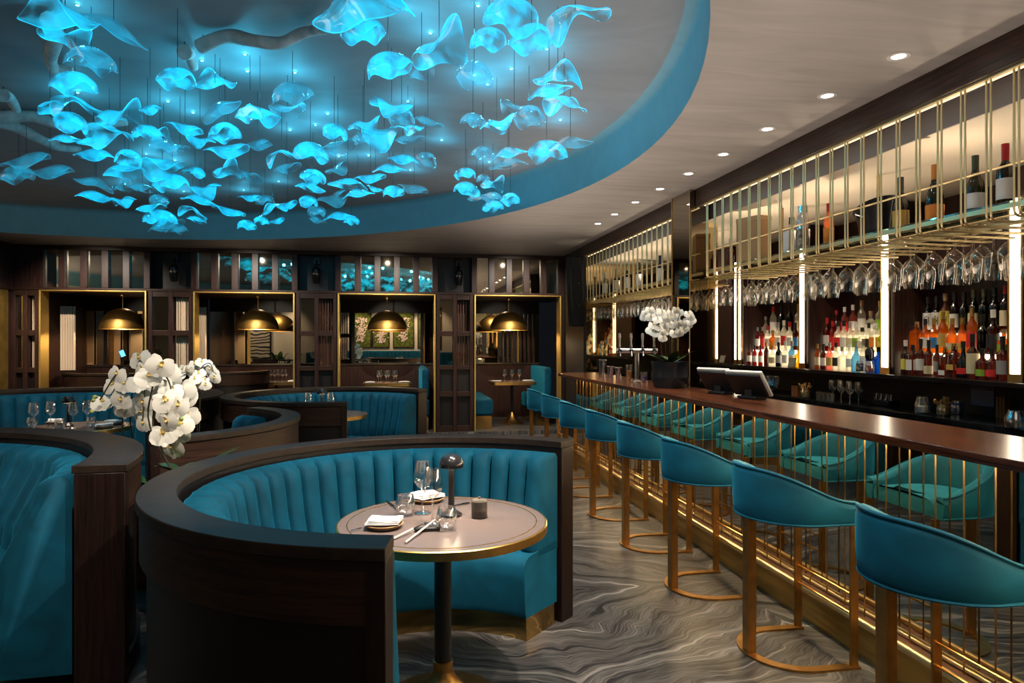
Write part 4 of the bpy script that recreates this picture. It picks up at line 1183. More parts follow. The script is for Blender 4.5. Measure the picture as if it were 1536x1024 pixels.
# ================================================================== table settings
TZ = .7511
def on(tab, u, v):
    x, y = atZ(u, v, .75); return (x, y, TZ + .0012)
wg = MB().lathe(goblet_prof(.225, .036, .040, .030, .45, .72), 24).mesh('wine_glass', GLASS, ang=60)
tg = MB().lathe([(0, .001), (.026, .001), (.036, .016), (.042, .04), (.041, .06), (.034, .088), (.0332, .088), (.040, .06), (.041, .04), (.035, .018), (.025, .004), (0, .004)], 24).mesh('stemless_tumbler', GLASS, ang=60)
def put(me, nm, loc, label, cat, group=None, rz=0):
    o = bpy.data.objects.new(nm, me); COL.objects.link(o); o.location = loc; o.rotation_euler = (0, 0, rz)
    return tag(o, label, cat, group)
put(wg, 'wine_glass', on(TA, 634, 770), 'wine glass on the front table, further from the camera, before the far napkin', 'wine glass', 'glassware on the front table')
put(wg, 'wine_glass', on(TA, 649, 786), 'wine glass on the front table, between the two tumblers', 'wine glass', 'glassware on the front table')
put(tg, 'stemless_tumbler', on(TA, 608, 773), 'stemless tumbler on the front table, beside the far wine glass', 'glass', 'glassware on the front table')
put(tg, 'stemless_tumbler', on(TA, 670, 794), 'stemless tumbler on the front table, closest to the camera', 'glass', 'glassware on the front table')

def napkin_mesh(w, d, seed):
    """square linen napkin folded into a soft stack"""
    rr = random.Random(seed)
    ph = rr.random() * 6
    mb = MB()
    for k in range(3):
        th, n = .0055, 10
        sc_ = 1 - .035 * k
        rows = []
        for i in range(n + 1):
            r = []
            for j in range(n + 1):
                a, b = i / n - .5, j / n - .5
                z = .0058 * k + .003 * math.sin(a * 4 + ph) * (.4 + .3 * k) + .003 * math.sin(b * 5 + 2 * ph) * (.4 + .3 * k) + .004
                r.append((a * w * sc_ * (1 + .08 * b) + .003 * k, b * d * sc_ * (1 - .10 * a), z))
            rows.append(r)
        up = [[(x, y, z + th * (1 - (2 * abs(i / n - .5)) ** 6 * .6) * (1 - (2 * abs(j / n - .5)) ** 6 * .6)) for j, (x, y, z) in enumerate(r)] for i, r in enumerate(rows)]
        mb.grid(up); mb.grid(rows)
        edge = lambda R: R[0] + [r[-1] for r in R[1:]] + R[-1][::-1][1:] + [r[0] for r in R[::-1][1:-1]]
        mb.grid([edge(up), edge(rows)], closed_u=True)
    return mb
def setting(u, v, label, rz, z=.75, s=1, base=None):
    x, y, zz = base or (*atZ(u, v, z), z + .0023)
    t = thing('side_plate', label + ' dark plate', 'plate', (x, y, zz), rz)
    MB().lathe([(0, 0), (.062 * s, 0), (.074 * s, .012), (.076 * s, .016), (.072 * s, .016), (.06 * s, .008), (0, .007)], 32).build('plate_body', PLATE, t)
    MB().lathe([(.0745 * s, .0125), (.0775 * s, .0165), (.0755 * s, .0172)], 32).build('pale_edge', pbr('plate_edge', (.45, .28, .13), .4), t)
    o = napkin_mesh(.135 * s, .115 * s, int(u)).build('napkin', LINEN, loc=(x, y, zz + .0185), rot=(0, 0, rz + .4), ang=80)
    tag(o, label + ' folded white napkin', 'napkin')
    return t
setting(576, 791, 'on the front table, closest to the rim end,', -.55)
setting(641, 752, 'on the front table, beside the lamp,', .15)
def stick(p, q, r0, r1, label, nm='chopstick', cat='chopstick', z0=.0042, mat=STICK, tip=BLACK, zt=.010, grp='cutlery on the front table'):
    a, b = on(TA, *p), on(TA, *q)
    L = math.hypot(b[0] - a[0], b[1] - a[1])
    t = thing(nm, label, cat, a, math.atan2(b[1] - a[1], b[0] - a[0]), grp)
    f = .66
    zz = lambda k: z0 + (zt - z0) * k
    MB().tube([(0, 0, zz(0)), (L * f, 0, zz(f))], [r0, r0 * .9], 8).build('handle', mat, t)
    MB().tube([(L * f + .0005, 0, zz(f)), (L, 0, zz(1))], [r0 * .9, r1], 8).build('tip', tip, t)
    return t
stick((590, 810), (634, 793), .0042, .0022, 'pale-handled chopstick with dark tip, left of its pair on the front table', zt=.018)
stick((608, 816), (652, 787), .0042, .0026, 'pale chopstick, right of its pair on the front table', mat=STICK, tip=STICK, zt=.018)
x, y, z = on(TA, 641, 797)
o = MB().box(-.05, .05, -.011, .011, 0, .013).build('chopstick_rest', BLACK, loc=(x, y + .005, z), rot=(0, 0, .0), bevel=.003)
tag(o, 'black bar-shaped rest under the chopsticks on the front table', 'chopstick rest')
stick((526, 798), (542, 794), .003, .0025, 'metal fork end sticking out beside the napkin closest to the rim end', nm='fork', cat='fork', mat=CHROME, tip=BLACK, zt=.005)
stick((580, 753), (598, 766), .004, .004, 'black knife by the far tumbler on the front table', nm='knife', cat='knife', mat=BLACK, tip=CHROME, zt=.005)
x, y, z = on(TA, 692, 757)
t = thing('fork', 'dark fork lying right of the lamp on the front table', 'fork', (x, y, z), .5)
MB().box(-.05, .01, -.004, .004, 0, .003).build('handle', BLACK, t, smooth=False)
for k in range(4): MB().box(.0101, .045, -.009 + k * .0055, -.0065 + k * .0055, 0, .003).build('tine', BLACK, t, smooth=False)
MB().box(.0105, .016, -.010, .0105, .0031, .0045).build('fork_neck', BLACK, t, smooth=False)
def lamp(label, loc, s=1, lit=3):
    t = thing('mushroom_lamp', label, 'table lamp', loc, 0, 'black mushroom table lamps')
    MB().lathe([(0, 0), (.045 * s, 0), (.046 * s, .006), (.030 * s, .016), (.014 * s, .03), (.0125 * s, .205 * s), (0, .205 * s)], 28).build('stem', BLACK, t)
    MB().lathe([(.050 * s, .206 * s), (.0515 * s, .21 * s), (.050 * s, .228 * s), (.042 * s, .247 * s), (.026 * s, .261 * s), (0, .266 * s)], 32).build('shade', BLACKS, t)
    MB().lathe([(0, .2052 * s), (.047 * s, .2056 * s), (.047 * s, .2086 * s), (0, .209 * s)], 28).build('light_disc', LEDB, t)
    l = bpy.data.lights.new('lamp_light', 'SPOT'); l.energy = lit; l.color = (1, .8, .58); l.spot_size = 2.4; l.spot_blend = .6; l.shadow_soft_size = .03
    o = bpy.data.objects.new('lamp_light', l); COL.objects.link(o); o.parent = t; o.location = (0, 0, .203 * s)
    return t
lamp('black mushroom lamp, lit, on the front table', on(TA, 677, 773), 1.0, 12)
x, y, z = on(TA, 719, 776)
t = thing('sauce_pot', 'small dark lidded pot standing alone on the front table', 'pot', (x, y, z))
MB().lathe([(0, 0), (.031, 0), (.034, .004), (.0335, .026), (.0345, .029), (.0335, .032), (.0345, .052), (.033, .068), (0, .068)], 28).build('pot_body', CLAY, t)
MB().lathe([(.033, .0682), (.030, .075), (.014, .079), (.006, .080), (.0065, .086), (0, .088)], 28).build('lid', pbr('lid_clay', (.09, .075, .06), .35), t)

# the wide booth's table
def local(tab, dx, dy): return (tab[0] + dx, tab[1] + dy, TZ + .0012)
for k, (dx, dy) in enumerate(((-.30, -.10), (-.22, .02), (.02, -.12), (.06, .05))):
    put(wg, 'wine_glass', local(TE, dx, dy), f'wine glass on the table of the wide teal booth, {ORD[k]} from the left', 'wine glass', 'wine glasses on the wide booth table')
for k, (dx, dy) in enumerate(((-.36, .0), (-.06, -.18), (.14, -.06))):
    put(tg, 'stemless_tumbler', local(TE, dx, dy), f'stemless tumbler on the table of the wide teal booth, {ORD[k]} from the left', 'glass', 'tumblers on the wide booth table')
lamp('small mushroom lamp among the glasses on the wide booth table', local(TE, -.10, .07), 1, 5)
t = thing('sauce_pot', 'small dark pot before the lamp on the wide booth table', 'pot', local(TE, -.10, -.09))
MB().lathe([(0, 0), (.036, 0), (.036, .045), (0, .045)], 24).build('pot_body', CLAY, t)
MB().lathe([(.035, .0455), (.02, .055), (.006, .058), (0, .066)], 24).build('lid', CLAY, t)
for k, (dx, dy) in enumerate(((.28, -.16), (.26, .12), (-.30, .28))):
    setting(900 + k, 0, f'on the wide booth table, {ORD[k]} setting from the orchids,', k * .8, base=(TE[0] + dx, TE[1] + dy, TZ + .0012))
# the middle booth's table
put(wg, 'wine_glass', local(TD, -.16, -.02), 'wine glass left of the lamp on the middle booth table', 'wine glass')
put(tg, 'stemless_tumbler', local(TD, -.21, .10), 'stemless tumbler on the middle booth table', 'glass')
put(wg, 'wine_glass', local(TD, .07, -.08), 'wine glass right of the lamp on the middle booth table', 'wine glass')
lamp('mushroom lamp on the middle booth table, showing above the front wall', local(TD, -.03, .04), 1.0, 5)

# the alcove tables
sg = MB().lathe(goblet_prof(.21, .034, .036, .028, .42, .7), 14).mesh('alcove_glass', GLASS, ang=60)
AN = ['alcove behind the small orchid', 'alcove showing moss pictures', 'alcove nearest the bar']
for k, (x, y) in enumerate(BT):
    zz = ZT + .0018
    for i in range(6):
        dx, dy = -.15 + (i % 3) * .13 + (.04 if i > 2 else 0), -.08 + .15 * (i // 3)
        put(sg, 'wine_glass', (x + dx, y + dy, zz), f'wine glass in the {AN[k]}, {ORD[i % 3]} from left, ' + ('front' if i < 3 else 'rear') + ' row', 'wine glass', 'glasses on the alcove tables')
    for i, dx in enumerate((-.29, .28)):
        o = napkin_mesh(.17, .15, k * 3 + i).build('napkin', LINEN, loc=(x + dx, y - .06, zz + .002), rot=(0, 0, .2 * i), ang=80)
        tag(o, ['white napkin on the screen side', 'white napkin on the bar side'][i] + f' of the table in the {AN[k]}', 'napkin')

# ================================================================== pendant lamps
PL = ['brass dome pendant in the alcove at the far left', 'brass dome pendant in the alcove behind the small orchid', 'dark brass dome pendant before the moss picture mirror', 'bright brass dome pendant in the alcove nearest the bar']
DOMEO = pbr('dome_brass', (.52, .31, .09), .46, 1, vary=.1)
DOMEI = pbr('dome_inside', (.85, .58, .22), .3, 1)
for k, u in enumerate((184, 387, 581, 763)):
    yy = 11.85
    x = atY(u, 490, yy)[0]
    t = thing('pendant_lamp', PL[k], 'pendant lamp', (x, yy, 1.70), 0, 'brass dome pendants in the alcoves')
    R, h = .33, .33
    pr = [(R * math.cos(D2(a)), h * math.sin(D2(a))) for a in range(0, 86, 5)] + [(.012, h)]
    MB().lathe(pr, 40).build('dome', DOMEO, t)
    MB().lathe([(r * .985, z * .985 - .001) for r, z in pr], 40).build('dome_lining', DOMEI, t)
    MB().lathe([(R * .985, -.003), (R + .004, -.003), (R + .004, .006), (R, .006)], 40).build('rim_band', BRASS, t)
    MB().tube([(0, 0, h + .001), (0, 0, ZB - 1.70 - .012)], .008, 8).build('rod', BRASS, t)
    MB().lathe([(0, ZB - 1.70 - .012), (.05, ZB - 1.70 - .012), (.05, ZB - 1.70 + .015), (0, ZB - 1.70 + .016)], 20).build('ceiling_rose', BRASS, t)
    MB().lathe([(0, .10), (.035, .13), (.04, .17), (.02, .21), (0, .215)], 16).build('bulb', LEDB, t)
    l = bpy.data.lights.new('pendant_light', 'POINT'); l.energy = 30; l.color = (1, .76, .46); l.shadow_soft_size = .04
    o = bpy.data.objects.new('pendant_light', l); COL.objects.link(o); o.parent = t; o.location = (0, 0, .06)

# dark fixtures in the boxes over the pillars
for k, u in enumerate((262, 475, 688)):
    x = atY(u, 400, YB + .1)[0]
    t = thing('wall_spotlight', 'black jointed spotlight over the pillar ' + ['beside the far-left alcove', 'between the two middle alcoves', 'beside the alcove nearest the bar'][k], 'spotlight', (x, YB - .005, 2.60), 0, 'black spotlights over the pillars')
    MB().box(-.05, .05, .10, .203, .10, .22).build('mount', BLACKS, t, bevel=.008)
    MB().tube([(0, .10, .16), (0, .05, .15), (0, .04, .06)], .014, 8).build('arm', BLACKS, t)
    MB().lathe([(0, -.20), (.05, -.2), (.06, -.12), (.06, .02), (.04, .05), (0, .05)], 20, M=T(0, .04, .0, rx=.25)).build('lamp_head', BLACKS, t)
    MB().lathe([(.061, -.06), (.066, -.055), (.066, -.03), (.061, -.025)], 20, M=T(0, .04, .0, rx=.25)).build('ring', CHROME, t)
# column loudspeaker
t = thing('column_loudspeaker', 'tall black column loudspeaker hanging at the far end of the bar', 'loudspeaker', (2.63, 9.64, 1.72), .25)
M_ = T(0, 0, 0, rx=.0, ry=-.05)
MB().box(-.10, .10, -.06, .07, 0, 1.02, M=M_).build('cabinet', BLACK, t, bevel=.015)
MB().box(-.085, .085, -.068, -.061, .02, 1.0, M=M_).build('grille', pbr('grille_black', (.014, .014, .015), .7, bump=.5, bscale=200), t, smooth=False)
MB().tube([(-.04, .05, .9), (.0, .075, .97), (.12, .07, .97)], .014, 8).build('bracket', BLACKS, t)
for z in (.3, .62): MB().lathe([(0, 0), (.006, 0), (.006, .004), (0, .005)], 10, M=T(-.0, -.0685, z, rx=PI / 2)).build('badge', CHROME, t)

# ================================================================== orchids
def petal(L, W, cup, tw=0):
    rows = []
    for i in range(7):
        t = i / 6
        w = W * (math.sin(PI * min(1, .08 + .86 * t)) ** .75)
        r = []
        for j in range(5):
            s_ = j / 4 * 2 - 1
            r.append((w / 2 * s_, L * t, cup * (t * t) * L - .10 * W * s_ * s_ * math.sin(PI * t) + .012 * L * math.sin(7 * t + 3 * s_)))
        rows.append(r)
    return rows
def flower_mesh(seed):
    rr = random.Random(seed)
    mb = MB()
    for a, L, W, cp, dz in ((0, .052, .040, -.15, -.002), (128, .050, .036, -.12, -.002), (-128, .050, .036, -.12, -.002), (66, .058, .072, -.18, .002), (-66, .058, .072, -.18, .002)):
        mb.grid(petal(L * rr.uniform(.94, 1.06), W, cp + rr.uniform(-.1, .1)), M=T(0, 0, dz) @ Euler((0, 0, D2(a + rr.uniform(-6, 6)))).to_matrix().to_4x4())
    return mb.mesh('orchid_flower', WHITEP, ang=80)
def lip_mesh():
    mb = MB()
    mb.lathe([(0, .018), (.005, .016), (.006, .006), (.004, 0)], 8)
    for a, L, W in ((180, .026, .020), (150 - 60, .014, .014), (-90, .014, .014)):
        mb.grid(petal(L, W, .5), M=T(0, 0, .004) @ Euler((0, 0, D2(a))).to_matrix().to_4x4())
    return mb.mesh('orchid_lip', LIPM, ang=80)
FLM = [flower_mesh(k) for k in range(4)]
LPM = lip_mesh()
def look(d, roll):
    d = Vector(d).normalized()
    q = d.to_track_quat('Z', 'Y')
    return (q.to_matrix().to_4x4() @ Matrix.Rotation(roll, 4, 'Z')).to_euler()
def orchid(label, loc, flowers, stems, leaves, buds=(), pot=None, face=(-.15, -1, .1), sc=1.0, seed=1):
    """flowers: (x, y, z) world points"""
    rr = random.Random(seed)
    t = thing('white_orchid', label, 'orchid', loc)
    L0 = Vector(loc)
    if pot:
        MB().lathe(pot, 36).build('pot', BLACKS, t)
    for st in stems:
        P = [Vector(p) - L0 for p in st]
        Q = []
        for i in range(len(P) - 1):
            a, b = P[max(0, i - 1)], P[min(len(P) - 1, i + 2)]
            for k in range(5):
                u = k / 5
                p, q = P[i], P[i + 1]
                Q.append(tuple(.5 * ((2 * p) + (q - a) * u + (2 * a - 5 * p + 4 * q - b) * u * u + (3 * p - a - 3 * q + b) * u ** 3)))
        Q.append(tuple(P[-1]))
        MB().tube(Q, .0036 * sc, 6).build('stem', STEMG, t)
    for i, p in enumerate(flowers):
        o = bpy.data.objects.new('flower', FLM[i % 4]); COL.objects.link(o); o.parent = t
        o.location = Vector(p[:3]) - L0
        d = Vector(face) + Vector((rr.uniform(-.5, .5), rr.uniform(-.2, .2), rr.uniform(-.35, .35)))
        o.rotation_euler = look(d, PI + rr.uniform(-.4, .4))
        s_ = sc * rr.uniform(.9, 1.08) * (p[3] if len(p) > 3 else 1)
        o.scale = (s_, s_, s_)
        l = bpy.data.objects.new('lip', LPM); COL.objects.link(l); l.parent = o
        l['label'] = 'yellow flower lip'; l.scale = (.8, .8, .8)
    for p in buds:
        o = MB().lathe([(0, -.016), (.008, -.006), (.009, .004), (0, .016)], 10).build('bud', BUDG, t, loc=tuple(Vector(p[:3]) - L0), rot=(rr.uniform(-1, 1), rr.uniform(-1, 1), 0))
        o.scale = (sc, sc, sc)
    for (az, ln, wd, up, drop) in leaves:
        rows = []
        c, s = math.cos(az), math.sin(az)
        base = leaves_base
        for j in range(11):
            q = j / 10
            r = ln * q; z = base + up * q - drop * q * q
            w = wd * math.sin(PI * min(1, .10 + .88 * q)) ** .7
            rows.append([(r * c - w * s * k, r * s + w * c * k, z + .25 * w * abs(k)) for k in (-1, -.5, 0, .5, 1)])
        MB().grid(rows).build('leaf', LEAFG, t, ang=80)
    return t
def dpt(u, v, d):
    x, y = wor(u, d); return (x, y, H - (v - 512) * d / F)
def zo(P, d, x0=120, y0=510, k=.2149, jit=.10, seed=0):
    rr = random.Random(seed)
    return [(*dpt(x0 + k * a, y0 + k * b, d + rr.uniform(-jit, jit)), 1) for a, b in P]
leaves_base = .05
# cascade nearest the camera
A_ = [(565, 175), (610, 225), (545, 290), (480, 250), (560, 380), (640, 350), (715, 345), (745, 395), (600, 420), (690, 455), (580, 475), (640, 500), (745, 520), (610, 565), (700, 580), (660, 610), (580, 650), (700, 650), (640, 745)]
bs = (-1.02, 3.58, .772)
st1 = [bs[:3], dpt(225, 640, 3.40), dpt(228, 585, 3.40), dpt(238, 556, 3.38), dpt(256, 580, 3.33), dpt(255, 640, 3.32), dpt(256, 668, 3.32)]
st2 = [bs[:3], dpt(232, 650, 3.42), dpt(234, 600, 3.42), dpt(244, 570, 3.42), dpt(262, 585, 3.40), dpt(275, 600, 3.40)]
orchid('white orchid cascade closest to the camera, one spray hanging down over the rim', bs, zo(A_, 3.36, seed=1), [st1, st2],
       [(-.55, .22, .035, .12, .0), (.3, .26, .038, .16, .02), (2.4, .2, .036, .12, .06), (-2.2, .15, .034, .14, .05), (1.5, .2, .036, .1, .05)], [dpt(247, 669, 3.32), dpt(272, 628, 3.31), dpt(266, 636, 3.31)], sc=1.16, seed=2)
B_ = [(258, 235), (225, 310), (285, 415), (155, 425), (415, 125), (430, 205), (400, 290), (350, 455), (310, 300), (440, 430), (430, 500), (445, 575), (300, 470), (470, 330), (510, 205)]
bs2 = (-1.53, 4.46, .0)
o = thing('planter_box', 'dark planter column hidden behind the square rim end, orchid rising from it', 'planter', (bs2[0], bs2[1] + .12, 0))
MB().box(-.10, .10, -.13, .12, 0, .50).build('planter_body', WOODH, o, bevel=.004, smooth=False)
MB().box(-.11, .11, -.14, .13, .501, .53).build('planter_top', RIM, o, bevel=.004, smooth=False)
bs2 = (bs2[0], bs2[1] + .12, .532)
st3 = [bs2, dpt(186, 660, 4.25), dpt(186, 600, 4.1), dpt(192, 555, 4.05), dpt(175, 560, 4.0), dpt(150, 600, 3.98)]
st4 = [bs2, dpt(196, 640, 4.25), dpt(200, 580, 4.1), dpt(210, 540, 4.05), dpt(217, 580, 4.02), dpt(214, 630, 4.0)]
orchid('tall white orchid at left, its dark stem rising behind the square rim end', bs2, zo(B_, 4.05, seed=3), [st3, st4],
       [(.4, .2, .035, .14, .06), (2.2, .22, .036, .12, .06), (-1.2, .18, .034, .12, .05)], [dpt(140, 600, 3.98), dpt(138, 617, 3.98), dpt(143, 595, 3.98)], sc=1.24, seed=4)
C_ = [(640, 250), (690, 235), (720, 200), (800, 165), (850, 150), (790, 215), (800, 270), (830, 230), (880, 165), (910, 200), (925, 225), (940, 260), (870, 280), (875, 310), (760, 215), (665, 280)]
bs3 = (-1.58, 6.0, .637)
o3 = orchid('small white orchid further back, beside the middle booths', bs3, zo(C_, 5.62, jit=.08, seed=5), [[bs3, dpt(300, 590, 5.65), dpt(300, 555, 5.65), dpt(315, 545, 5.62), dpt(322, 566, 5.6)], [bs3, dpt(290, 590, 5.65), dpt(285, 560, 5.65), dpt(270, 560, 5.62)]],
       [(.5, .2, .035, .12, .06), (2.6, .22, .036, .10, .06), (-1.6, .18, .034, .10, .05)], [dpt(322, 570, 5.6)], sc=1.0, seed=6)
# orchid on the bar top
xb, yb_ = atZ(1005, 580, 1.10)
xb = 2.37; yb_ = atX(1005, 580, 2.37)[0]
D_ = [(650, 300), (690, 270), (640, 330), (700, 330), (750, 290), (800, 290), (720, 400), (700, 450), (760, 350), (800, 350), (770, 420), (740, 470), (800, 480), (830, 400), (850, 340), (880, 290), (930, 270), (960, 290), (920, 330), (870, 390), (900, 400), (950, 390), (840, 450), (810, 520), (910, 480), (960, 470), (990, 390), (1030, 370), (1060, 330), (1050, 400), (1040, 300), (1065, 360), (1000, 440)]
dB = depth(xb, yb_)
bs4 = (xb, yb_, ZBT)
POT = [(0, 0), (.135, 0), (.155, .05), (.158, .10), (.150, .16), (.165, .225), (.158, .225), (.145, .19), (0, .185)]
leaves_base = .20
stems = []
for k, (u, v) in enumerate(((978, 482), (988, 500), (1005, 480), (1020, 470), (1030, 490))):
    a = k * 1.25
    p0 = (xb + .05 * math.cos(a), yb_ + .05 * math.sin(a), ZBT + .186)
    stems.append([p0, dpt(1004 + (k - 2) * 5, 535, dB), dpt(1004 + (k - 2) * 7, 500, dB), dpt(u, v, dB)])
orchid('large white orchid in a black pot on the bar top by the mirrored pier', bs4, zo(D_, dB, 860, 420, .166, .15, 7), stems,
       [(3.5, .22, .04, .10, .0), (4.6, .2, .042, .12, .0), (5.6, .22, .04, .14, .02), (.4, .2, .04, .10, .03), (1.6, .2, .04, .1, .03), (2.5, .22, .04, .12, .03)], pot=POT, sc=.82, seed=8)

# ================================================================== glass shades under the recess
def shade_mesh(kind, seed):
    rr = random.Random(seed)
    ph = [rr.random() * 6.28 for _ in range(4)]
    rows = []
    if kind == 'dome':
        for i in range(11):
            f = i / 10
            a = f * 1.75
            r = []
            for j in range(32):
                b = j / 32 * 2 * PI
                w = 1 + f * f * (.10 * math.sin(2 * b + ph[0]) + .10 * math.sin(3 * b + ph[1]))
                rad = .5 * math.sin(min(a, 1.5)) * w * (1 - .06 * max(0, a - 1.4))
                z = .36 * math.cos(a) + f ** 3 * (.07 * math.sin(3 * b + ph[2]) + .05 * math.sin(5 * b + ph[3]))
                r.append((rad * math.cos(b), rad * math.sin(b) * .92, z))
            rows.append(r)
        zt = .36
        fl = False
    else:
        ex, ey = (1.0, .75) if kind == 'wave' else (1.15, .48)
        for i in range(11):
            f = .0001 + i / 10
            r = []
            for j in range(32):
                b = j / 32 * 2 * PI
                rim = 1 + .12 * f * math.sin(2 * b + ph[0]) + .07 * f * math.sin(3 * b + ph[1])
                x, y = .5 * f * ex * math.cos(b) * rim, .5 * f * ey * math.sin(b) * rim
                if kind == 'wave':
                    z = .10 - .55 * f * f * (.30 + .24 * math.sin(2 * b + ph[2]) + .16 * math.sin(3 * b + ph[3])) + .05 * math.sin(9 * x + ph[1])
                else:
                    z = .10 - 1.1 * y * y / .25 * .35 + (.045 * math.sin(5.5 * x + ph[2])) - .16 * f * f + .04 * f * f * math.sin(4 * b + ph[3])
                r.append((x, y, z))
            rows.append(r)
    mb = MB().grid(rows, closed_u=True)
    mb.tube([(x, y, z) for x, y, z in rows[-1]], .008, 5, closed=True)
    z0 = rows[0][0][2]
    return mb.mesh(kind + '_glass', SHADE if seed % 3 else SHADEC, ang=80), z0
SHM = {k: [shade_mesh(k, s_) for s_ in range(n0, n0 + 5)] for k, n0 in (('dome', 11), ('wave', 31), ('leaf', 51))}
D_, W_, L_ = 'dome', 'wave', 'leaf'
c1 = [(245, 55, 270, W_), (455, 105, 210, L_), (260, 150, 210, W_), (365, 230, 180, D_), (300, 325, 160, D_), (200, 420, 130, L_), (300, 415, 170, W_), (280, 480, 135, D_), (480, 460, 200, W_), (600, 430, 90, L_), (260, 550, 90, L_),
      (400, 530, 170, W_), (360, 565, 110, L_), (375, 610, 150, L_), (105, 632, 160, L_), (75, 690, 120, D_), (200, 678, 160, L_), (515, 625, 110, D_), (500, 675, 150, L_), (380, 728, 140, L_), (385, 780, 130, L_), (490, 740, 90, W_),
      (495, 800, 95, W_), (570, 745, 120, L_), (590, 525, 110, D_), (640, 530, 100, W_), (655, 580, 110, D_), (740, 505, 140, L_), (720, 585, 70, L_), (900, 520, 120, D_), (800, 560, 110, W_), (910, 590, 150, L_), (1030, 570, 120, L_),
      (650, 665, 170, W_), (780, 680, 130, L_), (905, 680, 130, W_), (1000, 705, 120, W_), (690, 725, 130, D_), (635, 795, 80, D_), (600, 825, 120, L_), (820, 755, 130, W_), (800, 795, 110, L_), (770, 845, 100, W_), (640, 865, 120, D_),
      (660, 895, 130, L_), (705, 910, 80, D_), (790, 875, 70, L_), (920, 840, 110, L_), (1060, 795, 70, D_), (1000, 785, 80, L_), (1090, 830, 110, W_), (1150, 815, 80, L_), (985, 895, 70, D_), (1045, 878, 60, D_), (1105, 880, 70, L_),
      (710, 305, 140, D_), (860, 355, 190, W_), (1000, 375, 130, D_), (1170, 365, 160, D_), (880, 430, 170, L_), (1040, 455, 160, W_), (1150, 440, 140, W_)]
c2 = [(385, 14, 380, W_), (385, 110, 170, D_), (485, 250, 170, D_), (620, 280, 130, W_), (690, 190, 260, W_), (830, 285, 150, D_), (890, 145, 140, D_), (985, 45, 210, D_), (1060, 140, 170, D_), (1235, 65, 240, W_), (1165, 300, 200, W_),
      (1130, 355, 150, L_), (1190, 410, 170, W_), (990, 430, 120, W_), (1050, 455, 130, D_), (825, 475, 100, D_), (920, 495, 140, W_), (500, 430, 180, W_), (540, 460, 110, D_), (645, 480, 110, L_), (590, 515, 80, W_), (270, 520, 110, D_),
      (390, 500, 130, W_), (470, 530, 180, W_), (385, 550, 80, D_), (565, 550, 110, L_), (175, 600, 140, D_), (60, 620, 130, W_), (80, 665, 110, L_), (285, 580, 150, L_), (865, 605, 90, D_), (970, 605, 130, L_), (1120, 595, 150, D_),
      (1215, 565, 150, L_), (965, 650, 130, L_), (545, 630, 120, L_), (635, 632, 95, D_), (490, 670, 110, L_), (275, 675, 110, W_), (185, 700, 100, D_), (415, 705, 110, L_), (325, 730, 130, L_), (180, 745, 110, L_), (435, 752, 60, L_),
      (505, 760, 80, D_), (590, 748, 110, L_), (165, 800, 80, D_), (260, 790, 130, W_), (365, 770, 110, L_), (795, 690, 85, D_), (865, 710, 60, D_), (905, 735, 110, W_), (800, 750, 100, D_), (840, 785, 80, L_), (905, 785, 80, D_),
      (975, 790, 80, D_), (905, 820, 85, D_), (200, 840, 80, D_), (205, 875, 80, L_), (290, 860, 100, L_), (340, 878, 65, D_)]
SH = [(a * .375, b * .375, w * .375, k) for a, b, w, k in c1] + [(400 + a * .375, b * .375, w * .375, k) for a, b, w, k in c2]
SH.sort(key=lambda q: q[1])
rr = random.Random(21)
placed = []
# pale driftwood branches fixed under the recess
zc = ZC + .356
def branch(label, P, r, Z=3.19, stubs=()):
    pts = [(*atZ(u, v, Z), Z + .03 * math.sin(i * 1.9)) for i, (u, v) in enumerate(P)]
    V = [Vector(p) for p in pts]
    Q = []
    for i in range(len(V) - 1):
        a, p, q, b = V[max(0, i - 1)], V[i], V[i + 1], V[min(len(V) - 1, i + 2)]
        for k in range(6):
            u = k / 6
            Q.append(.5 * ((2 * p) + (q - a) * u + (2 * a - 5 * p + 4 * q - b) * u * u + (3 * p - a - 3 * q + b) * u ** 3))
    Q.append(V[-1])
    n = len(Q)
    for q in Q: placed.append((q.x, q.y, q.z, r * 1.2, r * 1.2))
    t = thing('driftwood_branch', label, 'branch', tuple(Q[0]))
    Q = [q - Q[0] for q in Q]
    rad = [r * (1 - .45 * i / n) * (1 + .05 * math.sin(i * .9)) for i in range(n)]
    MB().tube(Q, rad, 10).build('limb', DRIFT, t)
    for (i, dx, dy, dz, L) in stubs:
        i = min(n - 1, int(i * n))
        a = Q[i]; b = a + Vector((dx, dy, dz)) * L
        o_ = t.location
        placed.append((a.x + o_.x + dx * L * .7, a.y + o_.y + dy * L * .7, a.z + o_.z + dz * L * .7, r * 1.5, r * 1.3))
        MB().tube([a, a.lerp(b, .5) + Vector((.01, .01, 0)), b], [rad[i] * .7, rad[i] * .55, rad[i] * .45], 8).build('stub', DRIFT, t)
    for i in (1, n - 2):
        MB().tube([Q[i], Q[i] + Vector((0, 0, zc - pts[0][2] - Q[i].z - .001))], .003, 5).build('wire', BLACK, t)
branch('long pale driftwood branch across the top of the ceiling recess', [(300, 70), (340, 62), (380, 56), (420, 60), (455, 57), (490, 42), (522, 26)], .042, stubs=((.4, -.1, .5, .1, .25), (.8, .2, -.5, -.1, .22)))
branch('pale driftwood branch slanting in from the left edge of the picture', [(-10, 180), (25, 196), (60, 205), (90, 218), (118, 228)], .05, stubs=((.5, .2, .6, .1, .3),))
branch('pale driftwood branch behind the shades, level across the left part', [(0, 176), (50, 180), (90, 184), (130, 186), (190, 188)], .05, stubs=((.2, -.3, .6, .1, .35),))
branch('upright pale driftwood branch behind the largest shades at left', [(74, 30), (84, 60), (76, 85), (86, 105), (95, 122)], .045, stubs=((.6, .5, .1, .0, .2),))
branch('short pale driftwood branch left of the shades cluster', [(4, 143), (14, 152), (26, 162)], .045)
